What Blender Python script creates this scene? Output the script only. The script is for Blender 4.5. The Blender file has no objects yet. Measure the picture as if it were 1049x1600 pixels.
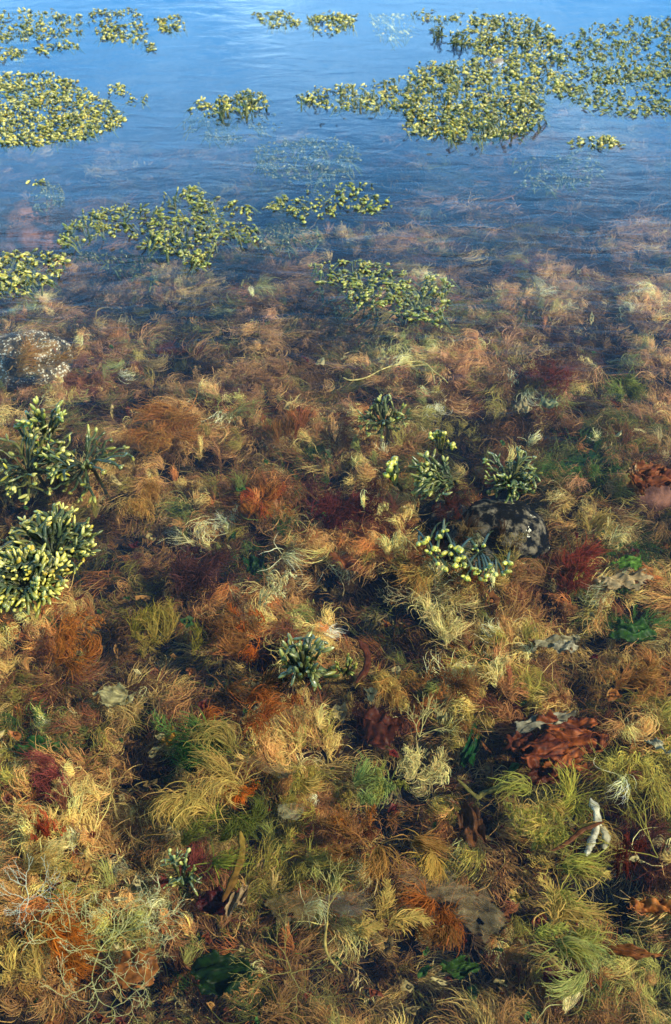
import bpy, math, random
import numpy as np
from mathutils import Vector, Matrix, Euler

R = math.radians
rnd = random.Random(7)
rg = np.random.default_rng(11)
S = bpy.context.scene
COL = S.collection

# ---------------------------------------------------------------- camera
CAM_H, PITCH, FOV = 1.6, 42.0, 45.0          # metres, degrees below the horizon, vertical field
cam = bpy.data.cameras.new('camera')
cam.sensor_fit = 'VERTICAL'; cam.sensor_height = 24
cam.lens = 12 / math.tan(R(FOV / 2)); cam.clip_end = 500; cam.clip_start = 0.05
cam_o = bpy.data.objects.new('camera', cam); COL.objects.link(cam_o)
cam_o.location = (0, 0, CAM_H); cam_o.rotation_euler = (R(90 - PITCH), 0, 0)
S.camera = cam_o
cam.dof.use_dof = True; cam.dof.focus_distance = 2.15; cam.dof.aperture_fstop = 6.3

# ---------------------------------------------------------------- sky, sun, exposure
SUN_EL, SUN_AZ = 42.0, 115.0                  # azimuth clockwise from +Y: low right, slightly behind
w = bpy.data.worlds.new('World'); S.world = w; w.use_nodes = True
nt = w.node_tree; nd = nt.nodes; lk = nt.links; nd.clear()
out = nd.new('ShaderNodeOutputWorld'); bg = nd.new('ShaderNodeBackground')
sky = nd.new('ShaderNodeTexSky'); sky.sky_type = 'NISHITA'; sky.sun_disc = False
sky.sun_elevation = R(SUN_EL); sky.sun_rotation = R(SUN_AZ); sky.altitude = 0
sky.air_density = 1.0; sky.dust_density = 0.6; sky.ozone_density = 2.0
tc = nd.new('ShaderNodeTexCoord'); mp = nd.new('ShaderNodeMapping')
mp.inputs['Scale'].default_value = (1.0, 1.0, 3.2)
cn = nd.new('ShaderNodeTexNoise'); cn.inputs['Scale'].default_value = 4.6
cn.inputs['Detail'].default_value = 7; cn.inputs['Roughness'].default_value = .6; cn.inputs['Distortion'].default_value = .6
cr = nd.new('ShaderNodeMapRange'); cr.inputs['From Min'].default_value = .47; cr.inputs['From Max'].default_value = .72
sp = nd.new('ShaderNodeSeparateXYZ')
el = nd.new('ShaderNodeMapRange')             # cloud cover thickens towards the horizon
el.interpolation_type = 'SMOOTHSTEP'
el.inputs['From Min'].default_value = .34; el.inputs['From Max'].default_value = .56
el.inputs['To Min'].default_value = .8; el.inputs['To Max'].default_value = 0.0
ml = nd.new('ShaderNodeMath'); ml.operation = 'MULTIPLY'
mx = nd.new('ShaderNodeMix'); mx.data_type = 'RGBA'
mx.inputs['B'].default_value = (10, 15.5, 19, 1)
hz = nd.new('ShaderNodeMapRange'); hz.interpolation_type = 'SMOOTHSTEP'   # bright blue band low in the sky
hz.inputs['From Min'].default_value = .33; hz.inputs['From Max'].default_value = .60; hz.inputs['To Min'].default_value = 1.0; hz.inputs['To Max'].default_value = 0.0
mh = nd.new('ShaderNodeMix'); mh.data_type = 'RGBA'; mh.inputs['B'].default_value = (.9, 4.2, 9.0, 1)
tn = nd.new('ShaderNodeVectorMath'); tn.operation = 'MULTIPLY'; tn.inputs[1].default_value = (.44, .41, .35)
lk.new(tc.outputs['Generated'], mp.inputs[0]); lk.new(mp.outputs[0], cn.inputs['Vector'])
lk.new(cn.outputs['Fac'], cr.inputs['Value']); lk.new(tc.outputs['Generated'], sp.inputs[0])
lk.new(sp.outputs['Z'], el.inputs['Value']); lk.new(cr.outputs[0], ml.inputs[0]); lk.new(el.outputs[0], ml.inputs[1])
lk.new(sky.outputs[0], tn.inputs[0]); lk.new(tn.outputs[0], mh.inputs['A']); lk.new(sp.outputs['Z'], hz.inputs['Value']); lk.new(hz.outputs[0], mh.inputs['Factor'])
lk.new(ml.outputs[0], mx.inputs['Factor']); lk.new(mh.outputs['Result'], mx.inputs['A'])
lk.new(mx.outputs['Result'], bg.inputs['Color']); bg.inputs['Strength'].default_value = 0.15
lk.new(bg.outputs[0], out.inputs[0])

sl = bpy.data.lights.new('sun', 'SUN'); sl.energy = 3.4; sl.angle = R(0.5); sl.color = (1, .89, .71)
so = bpy.data.objects.new('sun', sl); COL.objects.link(so)
sd = Vector((math.sin(R(SUN_AZ)) * math.cos(R(SUN_EL)), math.cos(R(SUN_AZ)) * math.cos(R(SUN_EL)), math.sin(R(SUN_EL))))
so.rotation_euler = sd.to_track_quat('Z', 'Y').to_euler()

S.render.engine = 'CYCLES'
S.view_settings.view_transform = 'Standard'; S.view_settings.look = 'None'
S.view_settings.exposure = 1.24; S.view_settings.gamma = 1.0
S.cycles.transparent_max_bounces = 16; S.cycles.max_bounces = 6

# ---------------------------------------------------------------- helpers
FPX = 800 / math.tan(R(FOV / 2)); CT, ST = math.cos(R(PITCH)), math.sin(R(PITCH))
def P(px, py, z=0.0):
    """world point on the level z seen at photo pixel (px, py)"""
    u = (px - 524.5) / FPX; v = (py - 800) / FPX
    dx, dy, dz = u, CT - v * ST, -ST - v * CT
    t = (z - CAM_H) / dz
    return np.array([dx * t, dy * t, z])
def PX(x, y, z):
    """photo pixels of world points (arrays)"""
    rx, ry, rz = x, y, z - CAM_H
    d = ry * CT - rz * ST; up = ry * ST + rz * CT
    return 524.5 + FPX * rx / d, 800 - FPX * up / d
def mpp(px, py, z=0):
    a = P(px, py, z); return float(np.linalg.norm(a - np.array([0, 0, CAM_H]))) / FPX
def lin(c, a=1.0):
    c = np.array(c, dtype=float) / 255.0
    return np.where(c <= .04045, c / 12.92, ((c + .055) / 1.055) ** 2.4)

_tab = rg.random((256, 256))
def vn(x, y, s=1.0, o=0.0):
    x = np.asarray(x, float) * s + 100.3 + o * 17.13; y = np.asarray(y, float) * s + 57.7 + o * 31.7
    xi = np.floor(x).astype(int); yi = np.floor(y).astype(int); fx = x - xi; fy = y - yi
    fx = fx * fx * (3 - 2 * fx); fy = fy * fy * (3 - 2 * fy)
    g = lambda i, j: _tab[(xi + i) % 256, (yi + j) % 256]
    return (g(0, 0) * (1 - fx) + g(1, 0) * fx) * (1 - fy) + (g(0, 1) * (1 - fx) + g(1, 1) * fx) * fy
def fbm(x, y, s=1.0, o=0.0, n=4):
    t = 0; a = .5; k = 0
    for i in range(n):
        t = t + a * vn(x, y, s, o + i * 3.1); k += a; a *= .5; s *= 2.03
    return t / k

def tag(o, label=None, cat=None, group=None, kind=None):
    if label: o['label'] = label
    if cat: o['category'] = cat
    if group: o['group'] = group
    if kind: o['kind'] = kind
    return o
def empty(name, loc, label, cat, group=None):
    o = bpy.data.objects.new(name, None); COL.objects.link(o); o.location = loc; o.empty_display_size = .05
    return tag(o, label, cat, group)

def np_mesh(name, V, F, colr=None, smooth=True):
    """V (n,3), F (m,4) or (m,3) index arrays, colr (n,3)"""
    me = bpy.data.meshes.new(name); V = np.asarray(V, np.float32); F = np.asarray(F, np.int32)
    k = F.shape[1]
    me.vertices.add(len(V)); me.vertices.foreach_set('co', V.ravel())
    me.loops.add(F.size); me.loops.foreach_set('vertex_index', F.ravel())
    me.polygons.add(len(F)); me.polygons.foreach_set('loop_start', np.arange(len(F), dtype=np.int32) * k)
    me.polygons.foreach_set('use_smooth', np.full(len(F), smooth))
    if colr is not None:
        a = me.color_attributes.new('Col', 'FLOAT_COLOR', 'POINT')
        c = np.ones((len(V), 4), np.float32); c[:, :3] = colr; a.data.foreach_set('color', c.ravel())
    me.update(calc_edges=True)
    return me
def link(name, me, m, parent=None, loc=None):
    o = bpy.data.objects.new(name, me); COL.objects.link(o)
    if m and not me.materials: me.materials.append(m)
    if parent: o.parent = parent
    if loc is not None: o.location = loc
    return o
class Acc:
    """collects quads with colours"""
    def __init__(s): s.V = []; s.F = []; s.C = []; s.n = 0
    def add(s, V, F, C):
        V = np.asarray(V, float).reshape(-1, 3); F = np.asarray(F, int)
        C = np.asarray(C, float)
        if C.ndim == 1: C = np.tile(C, (len(V), 1))
        s.V.append(V); s.F.append(F + s.n); s.C.append(C); s.n += len(V)
    def mesh(s, name): return np_mesh(name, np.concatenate(s.V), np.concatenate(s.F), np.concatenate(s.C))

def tube(acc, pts, wid, thick, c0, c1, side=None, lens=True):
    """flattened tube (a wrack blade has a raised midrib); widths per point"""
    pts = np.asarray(pts, float); K = len(pts)
    T = np.gradient(pts, axis=0); T /= np.linalg.norm(T, axis=1)[:, None] + 1e-9
    up = np.array([0, 0, 1.0]) if side is None else np.asarray(side, float)
    W = np.cross(T, up); nrm = np.linalg.norm(W, axis=1)[:, None]; W = np.where(nrm > 1e-3, W / (nrm + 1e-9), np.array([1, 0, 0]))
    N = np.cross(W, T)
    wid = np.broadcast_to(wid, (K,)); thick = np.broadcast_to(thick, (K,))
    if lens: cs = [(-1, 0), (-.45, .4), (0, 1), (.45, .4), (1, 0), (.45, -.4), (0, -1), (-.45, -.4)]
    else: cs = [(math.cos(a), math.sin(a)) for a in np.arange(6) * math.pi / 3]
    Mn = len(cs)
    V = np.stack([pts + W * (a * wid)[:, None] + N * (b * thick)[:, None] for a, b in cs], 1).reshape(-1, 3)
    F = [(i * Mn + j, i * Mn + (j + 1) % Mn, (i + 1) * Mn + (j + 1) % Mn, (i + 1) * Mn + j) for i in range(K - 1) for j in range(Mn)]
    F += [(0, 1, 2, 3), (0, 3, 4, Mn - 1), ] if Mn == 8 else []
    t = np.repeat(np.linspace(0, 1, K), Mn)[:, None]
    acc.add(V, F, np.asarray(c0) * (1 - t) + np.asarray(c1) * t)

# ---------------------------------------------------------------- materials
def mat(name): 
    m = bpy.data.materials.new(name); m.use_nodes = True; n = m.node_tree; n.nodes.clear(); return m, n.nodes, n.links
def bsdf_weed(name, rough=.55, spec=.3, trans=.35, nscale=160, namt=.35, alpha=None):
    m, n, l = mat(name)
    o = n.new('ShaderNodeOutputMaterial'); b = n.new('ShaderNodeBsdfPrincipled'); at = n.new('ShaderNodeAttribute'); at.attribute_name = 'Col'
    tcx = n.new('ShaderNodeTexCoord'); no = n.new('ShaderNodeTexNoise'); no.inputs['Scale'].default_value = nscale; no.inputs['Detail'].default_value = 6
    mr = n.new('ShaderNodeMapRange'); mr.inputs['To Min'].default_value = 1 - namt; mr.inputs['To Max'].default_value = 1 + namt
    mr.inputs['From Min'].default_value = .3; mr.inputs['From Max'].default_value = .7
    vm = n.new('ShaderNodeVectorMath'); vm.operation = 'SCALE'
    l.new(tcx.outputs['Object'], no.inputs['Vector']); l.new(no.outputs['Fac'], mr.inputs['Value'])
    l.new(at.outputs['Color'], vm.inputs[0]); l.new(mr.outputs[0], vm.inputs['Scale'])
    l.new(vm.outputs[0], b.inputs['Base Color']); b.inputs['Roughness'].default_value = rough; b.inputs['Specular IOR Level'].default_value = spec
    last = b.outputs[0]
    if trans:
        t = n.new('ShaderNodeBsdfTranslucent'); l.new(vm.outputs[0], t.inputs['Color']); mxs = n.new('ShaderNodeMixShader'); mxs.inputs[0].default_value = trans
        l.new(last, mxs.inputs[1]); l.new(t.outputs[0], mxs.inputs[2]); last = mxs.outputs[0]
    if alpha:
        t = n.new('ShaderNodeBsdfTransparent'); mxs = n.new('ShaderNodeMixShader'); 
        n2 = n.new('ShaderNodeTexNoise'); n2.inputs['Scale'].default_value = 55; n2.inputs['Detail'].default_value = 4
        r2 = n.new('ShaderNodeMapRange'); r2.inputs['From Min'].default_value = .3; r2.inputs['From Max'].default_value = .7
        r2.inputs['To Min'].default_value = alpha - .2; r2.inputs['To Max'].default_value = min(1, alpha + .2)
        l.new(tcx.outputs['Object'], n2.inputs['Vector']); l.new(n2.outputs['Fac'], r2.inputs['Value']); l.new(r2.outputs[0], mxs.inputs[0])
        l.new(t.outputs[0], mxs.inputs[1]); l.new(last, mxs.inputs[2]); last = mxs.outputs[0]
    if namt and not alpha:
        bp = n.new('ShaderNodeBump'); bp.inputs['Strength'].default_value = .25; bp.inputs['Distance'].default_value = .002
        l.new(no.outputs['Fac'], bp.inputs['Height']); l.new(bp.outputs[0], b.inputs['Normal'])
    l.new(last, o.inputs[0]); return m
M_FIL = bsdf_weed('filament', .7, .1, .4, 60, .25)
M_SHEET = bsdf_weed('membrane', .5, .2, .4, 95, .6)
M_FILM = bsdf_weed('clear_membrane', .5, .15, .4, 45, .2, alpha=.24)
M_BLADE = bsdf_weed('wrack_blade', .42, .35, .12, 220, .35)
M_TIP = bsdf_weed('wrack_bladder', .28, .6, .1, 420, .22)

def rock_mat(name, c1, c2, c3, barn=.0, sc=9):
    m, n, l = mat(name); o = n.new('ShaderNodeOutputMaterial'); b = n.new('ShaderNodeBsdfPrincipled')
    t = n.new('ShaderNodeTexCoord'); a = n.new('ShaderNodeTexNoise'); a.inputs['Scale'].default_value = sc; a.inputs['Detail'].default_value = 8; a.inputs['Roughness'].default_value = .65
    r = n.new('ShaderNodeValToRGB'); e = r.color_ramp.elements
    e[0].position = .40; e[0].color = (*lin(c1), 1); e[1].position = .62; e[1].color = (*lin(c3), 1)
    k = e.new(.50); k.color = (*lin(c2), 1)
    l.new(t.outputs['Object'], a.inputs['Vector']); l.new(a.outputs['Fac'], r.inputs[0]); last = r.outputs[0]
    if barn:
        v = n.new('ShaderNodeTexVoronoi'); v.inputs['Scale'].default_value = 150; v.inputs['Randomness'].default_value = 1
        q = n.new('ShaderNodeMath'); q.operation = 'LESS_THAN'; q.inputs[1].default_value = .36; l.new(v.outputs['Distance'], q.inputs[0])
        n2 = n.new('ShaderNodeTexNoise'); n2.inputs['Scale'].default_value = 26; n2.inputs['Detail'].default_value = 3
        q2 = n.new('ShaderNodeMath'); q2.operation = 'GREATER_THAN'; q2.inputs[1].default_value = 1 - barn; l.new(n2.outputs['Fac'], q2.inputs[0])
        l.new(t.outputs['Object'], v.inputs['Vector']); l.new(t.outputs['Object'], n2.inputs['Vector'])
        q3 = n.new('ShaderNodeMath'); q3.operation = 'MULTIPLY'; l.new(q.outputs[0], q3.inputs[0]); l.new(q2.outputs[0], q3.inputs[1])
        x = n.new('ShaderNodeMix'); x.data_type = 'RGBA'; x.inputs['B'].default_value = (*lin((205, 200, 180)), 1)
        l.new(q3.outputs[0], x.inputs['Factor']); l.new(last, x.inputs['A']); last = x.outputs['Result']
    l.new(last, b.inputs['Base Color']); b.inputs['Roughness'].default_value = .9; b.inputs['Specular IOR Level'].default_value = .1
    bp = n.new('ShaderNodeBump'); bp.inputs['Strength'].default_value = .9; bp.inputs['Distance'].default_value = .012
    l.new(a.outputs['Fac'], bp.inputs['Height']); l.new(bp.outputs[0], b.inputs['Normal'])
    l.new(b.outputs[0], o.inputs[0]); return m

# ---------------------------------------------------------------- sea bed and water
def bed(x, y):
    x = np.asarray(x, float); y = np.asarray(y, float)
    t = np.clip(y - 2.75 - .3 * np.clip(x, -1, 1), 0, 4); t = np.sqrt(t * t + .04) - .2 - .0 * t
    z = -.20 - .34 * t - .5 * np.clip((y - 7) / 9, 0, 1)
    z = z + (fbm(x, y, 2.6, 1) - .5) * .10 + (fbm(x, y, 9, 5, 3) - .5) * .07
    return np.minimum(z, -.07)
def axis(a, b, c, d, n, m):
    return np.unique(np.concatenate([np.linspace(a, b, m), np.linspace(b, c, n), np.linspace(c, d, m)]))
gx = axis(-60, -2.2, 2.2, 60, 260, 14); gy = axis(-30, .2, 6, 150, 300, 16)
X, Y = np.meshgrid(gx, gy); Z = bed(X, Y)
nx, ny = len(gx), len(gy); idx = np.arange(nx * ny).reshape(ny, nx)
F = np.stack([idx[:-1, :-1], idx[:-1, 1:], idx[1:, 1:], idx[1:, :-1]], -1).reshape(-1, 4)
M_BED = rock_mat('sea_bed', (14, 10, 8), (30, 21, 14), (52, 38, 24), sc=14)
tag(link('sea_bed', np_mesh('sea_bed', np.stack([X, Y, Z], -1).reshape(-1, 3), F), M_BED), 'dark sea bed under the seaweed, sinking away from the shore', kind='structure')

m, n, l = mat('water'); o = n.new('ShaderNodeOutputMaterial')
g = n.new('ShaderNodeBsdfGlossy'); g.inputs['Roughness'].default_value = .03
tr = n.new('ShaderNodeBsdfTransparent'); tr.inputs['Color'].default_value = (.95, .97, .93, 1)
ge = n.new('ShaderNodeNewGeometry'); dt = n.new('ShaderNodeVectorMath'); dt.operation = 'DOT_PRODUCT'
def mth(op, a_, b_=None):                     # Schlick's curve, the same from above and below
    q_ = n.new('ShaderNodeMath'); q_.operation = op
    for i_, v_ in enumerate((a_, b_)):
        if v_ is None: continue
        if isinstance(v_, (int, float)): q_.inputs[i_].default_value = v_
        else: l.new(v_, q_.inputs[i_])
    return q_.outputs[0]
F0, FP = .011, 3.4
WATER_D = .165
xs = n.new('ShaderNodeMixShader'); t = n.new('ShaderNodeTexCoord')
mpn = n.new('ShaderNodeMapping'); mpn.inputs['Scale'].default_value = (1, 2.2, 1)
n1 = n.new('ShaderNodeTexNoise'); n1.inputs['Scale'].default_value = 7; n1.inputs['Detail'].default_value = 6; n1.inputs['Roughness'].default_value = .55; n1.inputs['Distortion'].default_value = .5
bp = n.new('ShaderNodeBump'); bp.inputs['Strength'].default_value = .13; bp.inputs['Distance'].default_value = .012
l.new(t.outputs['Object'], mpn.inputs[0]); l.new(mpn.outputs[0], n1.inputs['Vector']); l.new(n1.outputs['Fac'], bp.inputs['Height'])
l.new(bp.outputs[0], g.inputs['Normal']); l.new(bp.outputs[0], dt.inputs[0]); l.new(ge.outputs['Incoming'], dt.inputs[1])
fz = mth('ADD', mth('MULTIPLY', mth('POWER', mth('SUBTRACT', 1.0, mth('ABSOLUTE', dt.outputs['Value'])), FP), 1 - F0), F0)
l.new(fz, xs.inputs[0]); l.new(tr.outputs[0], xs.inputs[1]); l.new(g.outputs[0], xs.inputs[2]); l.new(xs.outputs[0], o.inputs[0])
vp = n.new('ShaderNodeVolumePrincipled'); vp.inputs['Color'].default_value = (.14, .36, .80, 1); vp.inputs['Density'].default_value = WATER_D; vp.inputs['Anisotropy'].default_value = .0
l.new(vp.outputs[0], o.inputs['Volume'])
V = np.array([(x_, y_, z_) for z_ in (0, -3) for x_, y_ in ((-58, -28), (58, -28), (58, 140), (-58, 140))], float)
FW = np.array([[0, 1, 2, 3], [7, 6, 5, 4], [0, 4, 5, 1], [1, 5, 6, 2], [2, 6, 7, 3], [3, 7, 4, 0]])
tag(link('water', np_mesh('water', V, FW, smooth=False), m), 'calm clear sea water, blue where it mirrors the sky', kind='structure')

# ---------------------------------------------------------------- filaments
def strands(root, th0, kap, L, z1, width, colr, K=9, wav=.26, acc=None, colt=None, lat=None):
    """vectorised ribbons. root (n,3); heading th0; curvature kap (rad over the length); z1 rise of the tip"""
    n = len(root); s = np.linspace(0, 1, K)[None, :]
    ph = rg.random((n, 1)) * 6.28; fq = 4 + 5 * rg.random((n, 1))
    th = th0[:, None] + kap[:, None] * s ** 1.2 + wav * np.sin(fq * s + ph) + .5 * wav * np.sin(fq * 2.7 * s + ph * 3)
    ds = (L / (K - 1))[:, None]
    x = root[:, :1] + np.concatenate([np.zeros((n, 1)), np.cumsum(np.cos(th[:, :-1]) * ds, 1)], 1)
    y = root[:, 1:2] + np.concatenate([np.zeros((n, 1)), np.cumsum(np.sin(th[:, :-1]) * ds, 1)], 1)
    if lat is not None:
        env = (s + .02) ** .55 * (1.02 - s) ** .7 * 1.8; x = x - np.sin(th) * lat[:, None] * env; y = y + np.cos(th) * lat[:, None] * env
    z = root[:, 2:3] + z1[:, None] * np.sin(s * (1.6 + .9 * rg.random((n, 1)))) + .003 * np.sin(s * 7 + ph)
    z = np.minimum(z, -.012)
    roll = (rg.random((n, 1)) - .5) * 1.3 + s * (rg.random((n, 1)) - .5) * 1.6
    wv = (width[:, None] * .5) * np.sin(np.clip(.15 + s * .95, 0, 1) * math.pi * .93 + .05) ** .6
    wx = -np.sin(th) * np.cos(roll) * wv; wy = np.cos(th) * np.cos(roll) * wv; wz = np.sin(roll) * wv
    A = np.stack([x - wx, y - wy, z - wz], -1); B = np.stack([x + wx, y + wy, z + wz], -1)
    V = np.stack([A, B], 2).reshape(-1, 3)                    # index (i*K + k)*2 + side
    base = (np.arange(n)[:, None] * K + np.arange(K - 1)[None, :]) * 2
    F = np.stack([base, base + 1, base + 3, base + 2], -1).reshape(-1, 4)
    c = colr[:, None, :] if colt is None else colr[:, None, :] * (1 - s[..., None]) + colt[:, None, :] * s[..., None]
    C = np.repeat(np.broadcast_to(c, (n, K, 3)).reshape(-1, 3), 2, 0)
    acc.add(V, F, C); return x, y, z, th

def bundles(acc, bx, by, bz, th, kap, L, rise, ns, colr, feather, fan=.5, width=.0011, spread=.25, lock=.0):
    """many tufts at once; arrays of length B; ns strands each"""
    B = len(bx); i = np.repeat(np.arange(B), ns); n = len(i); r = rg.random; g = rg.standard_normal
    cj = np.clip(colr[i] * (1 + .17 * g((n, 1)) ) * (1 + .06 * g((n, 3))), .002, .9)
    f = feather[i]; lk_ = (rg.random(B) < lock)[i] & ~f
    # feather tufts: side hairs leave the midline along its length
    s0 = np.where(f, r(n) * .85, r(n) ** 2 * .12)
    side = np.where(r(n) < .5, -1, 1)
    tA = th[i] + kap[i] * s0 * .6
    cx = bx[i] + np.cos(tA) * L[i] * s0; cy = by[i] + np.sin(tA) * L[i] * s0
    cz = bz[i] + rise[i] * np.sin(s0 * 1.9)
    t0 = np.where(f, th[i] + kap[i] * s0 + side * (.35 + .45 * r(n)), th[i] + g(n) * fan * .5)
    stray = r(n) < .12; t0 = t0 + stray * g(n) * 1.2
    t0 = np.where(lk_ & ~stray, th[i] + g(n) * .22, t0)
    kk = np.where(lk_, kap[i] + g(n) * .5, np.where(f, kap[i] * (1 - s0) - side * .35 * r(n), kap[i] * (1 + .3 * g(n)) + g(n) * fan * .5))
    lat = np.where(lk_, L[i] * .11 * g(n), 0.0)
    LL = np.where(f, L[i] * (.22 + .3 * r(n)) * (1.15 - s0), L[i] * (.55 + .55 * r(n)))
    off = L[i] * .06 * spread * 4
    root = np.stack([cx + g(n) * off * .5, cy + g(n) * off * .5, cz + g(n) * .006], -1)
    z1 = rise[i] * (.5 + .8 * r(n)) * np.where(f, .25, 1)
    wd = width * (.6 + .9 * r(n))
    tipc = np.clip(cj * (1.25 + .4 * g((n, 1)) * .5), .002, .9)
    strands(root, t0, kk, LL, z1, wd, cj, acc=acc, colt=tipc, lat=lat)

PAL = dict(rust=(124, 84, 52), tan=(165, 122, 74), khaki=(182, 154, 96), olive=(122, 112, 44), golive=(96, 102, 50), orange=(160, 98, 46),
           redbr=(98, 54, 36), maroon=(74, 32, 30), cream=(214, 196, 150), green=(50, 84, 36), dbrown=(64, 42, 24), pinkb=(146, 102, 78), crimson=(98, 40, 40),
           lime=(138, 136, 74), grey=(150, 150, 130), purple=(74, 44, 48))
PK = list(PAL); PC = np.array([lin(PAL[k]) for k in PK]) * np.array([.88, .85, .60]); PC = PC * .94 + PC.mean(1)[:, None] * .06
# where the photograph's weed has a colour of its own: px, py, rx, ry, colour, strength
SPL = [(530, 808, 75, 30, 'crimson', .9), (305, 905, 50, 45, 'purple', .9), (410, 790, 42, 26, 'orange', .8), (300, 690, 90, 45, 'tan', .7),
 (240, 800, 55, 45, 'tan', .8), (440, 690, 40, 50, 'rust', .7), (560, 700, 40, 25, 'maroon', .7), (280, 545, 30, 18, 'crimson', .6), (420, 600, 70, 30, 'rust', .7),
 (130, 600, 60, 25, 'redbr', .5), (170, 660, 70, 30, 'tan', .4), (850, 580, 60, 25, 'redbr', .8), (720, 600, 60, 35, 'rust', .8), (900, 570, 40, 15, 'rust', .8),
 (980, 590, 35, 30, 'golive', .7), (740, 690, 55, 35, 'dbrown', .8), (820, 690, 60, 25, 'dbrown', .6), (905, 740, 45, 40, 'green', .8), (690, 670, 40, 35, 'olive', .6), (900, 660, 40, 30, 'pinkb', .6),
 (880, 690, 25, 20, 'golive', .6), (950, 540, 60, 25, 'maroon', .4), (940, 840, 30, 22, 'cream', .8), (890, 900, 60, 40, 'redbr', .8), (860, 960, 60, 30, 'rust', .7),
 (800, 880, 40, 20, 'tan', .5), (980, 880, 25, 12, 'green', 1), (985, 990, 40, 22, 'green', .9), (960, 930, 40, 25, 'grey', .5), (990, 1020, 40, 30, 'tan', .5),
 (650, 960, 60, 40, 'cream', .6), (700, 1000, 60, 25, 'khaki', .8), (560, 880, 40, 20, 'orange', .7), (590, 860, 40, 20, 'redbr', .6), (700, 930, 40, 25, 'rust', .5),
 (400, 960, 45, 40, 'orange', .7), (420, 930, 35, 20, 'cream', .8), (360, 985, 40, 30, 'tan', .8), (470, 950, 30, 20, 'tan', .6), (240, 1020, 55, 35, 'lime', .6), (230, 950, 60, 30, 'tan', .8),
 (110, 1010, 60, 30, 'orange', .6), (60, 1040, 50, 30, 'rust', .6), (90, 1070, 40, 20, 'redbr', .6), (130, 1100, 60, 30, 'rust', .7), (55, 1170, 45, 25, 'green', .9), (190, 1130, 60, 30, 'khaki', .6),
 (380, 1000, 40, 20, 'orange', .6), (300, 1080, 60, 40, 'rust', .7), (330, 1120, 60, 20, 'redbr', .5), (450, 1130, 70, 30, 'tan', .6), (500, 1060, 40, 20, 'dbrown', .5), (600, 1080, 60, 40, 'khaki', .7),
 (640, 1060, 60, 25, 'rust', .7), (680, 1040, 40, 30, 'maroon', .6), (760, 1080, 50, 25, 'khaki', .7), (850, 1080, 60, 30, 'rust', .6), (960, 1080, 70, 35, 'tan', .7),
 (590, 1140, 35, 35, 'redbr', .8), (780, 1140, 40, 30, 'rust', .6), (890, 1150, 70, 40, 'redbr', .7), (330, 1180, 60, 22, 'green', .7), (320, 1230, 80, 40, 'khaki', .8), (330, 1305, 75, 25, 'golive', .9),
 (85, 1255, 35, 20, 'crimson', .9), (70, 1300, 35, 20, 'orange', .7), (130, 1230, 40, 40, 'rust', .5), (240, 1240, 40, 30, 'rust', .6), (370, 1245, 30, 25, 'orange', .8), (30, 1230, 30, 40, 'olive', .6),
 (620, 1210, 80, 30, 'lime', .5), (650, 1215, 50, 20, 'cream', .5), (540, 1260, 60, 30, 'olive', .6), (480, 1240, 40, 20, 'tan', .6), (700, 1170, 50, 50, 'khaki', .6), (730, 1290, 40, 30, 'redbr', .6),
 (640, 1320, 50, 30, 'khaki', .8), (560, 1310, 60, 30, 'rust', .7), (540, 1330, 40, 20, 'redbr', .7), (480, 1300, 40, 30, 'rust', .5), (860, 1270, 60, 50, 'lime', .6), (800, 1200, 60, 30, 'redbr', .6), (850, 1320, 60, 40, 'khaki', .7),
 (1010, 1230, 40, 80, 'olive', .8), (970, 1300, 40, 30, 'maroon', .8), (985, 1370, 35, 30, 'maroon', .8), (870, 1400, 70, 30, 'khaki', .8), (960, 1390, 40, 20, 'golive', .6), (1010, 1415, 30, 12, 'orange', .8),
 (840, 1470, 60, 40, 'redbr', .6), (900, 1510, 70, 30, 'lime', .5), (990, 1470, 50, 40, 'olive', .7), (870, 1530, 35, 20, 'crimson', .7), (720, 1505, 40, 20, 'green', .7), (700, 1430, 60, 40, 'rust', .8), (640, 1450, 60, 60, 'tan', .7),
 (570, 1450, 60, 30, 'khaki', .8), (450, 1410, 50, 30, 'olive', .6), (500, 1380, 50, 30, 'lime', .6), (400, 1430, 30, 30, 'olive', .6), (430, 1530, 80, 30, 'tan', .6), (560, 1520, 50, 30, 'tan', .7),
 (330, 1410, 45, 20, 'crimson', .7), (280, 1480, 60, 40, 'rust', .7), (100, 1450, 45, 55, 'orange', .9), (30, 1480, 50, 70, 'tan', .6), (185, 1430, 50, 50, 'lime', .6), (215, 1515, 40, 30, 'orange', .8), (350, 1515, 50, 40, 'green', .9),
 (60, 1340, 60, 25, 'khaki', .8), (240, 1390, 50, 25, 'grey', .5), (180, 1340, 40, 40, 'tan', .6), (140, 1280, 50, 20, 'khaki', .6), (770, 420, 90, 20, 'crimson', .45), (700, 430, 60, 15, 'rust', .7), (400, 430, 70, 15, 'rust', .7),
 (740, 490, 60, 20, 'golive', .6), (200, 470, 60, 25, 'pinkb', .6), (330, 520, 90, 30, 'golive', .5), (780, 330, 110, 30, 'pinkb', .6), (950, 300, 80, 40, 'pinkb', .6), (540, 560, 80, 25, 'tan', .6), (640, 560, 50, 25, 'golive', .5),
 (470, 760, 40, 20, 'green', .6), (400, 880, 40, 20, 'green', .6), (280, 825, 30, 15, 'green', .6), (60, 800, 60, 60, 'dbrown', .6), (1020, 640, 40, 40, 'tan', .6), (870, 470, 60, 20, 'grey', .5)]
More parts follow.
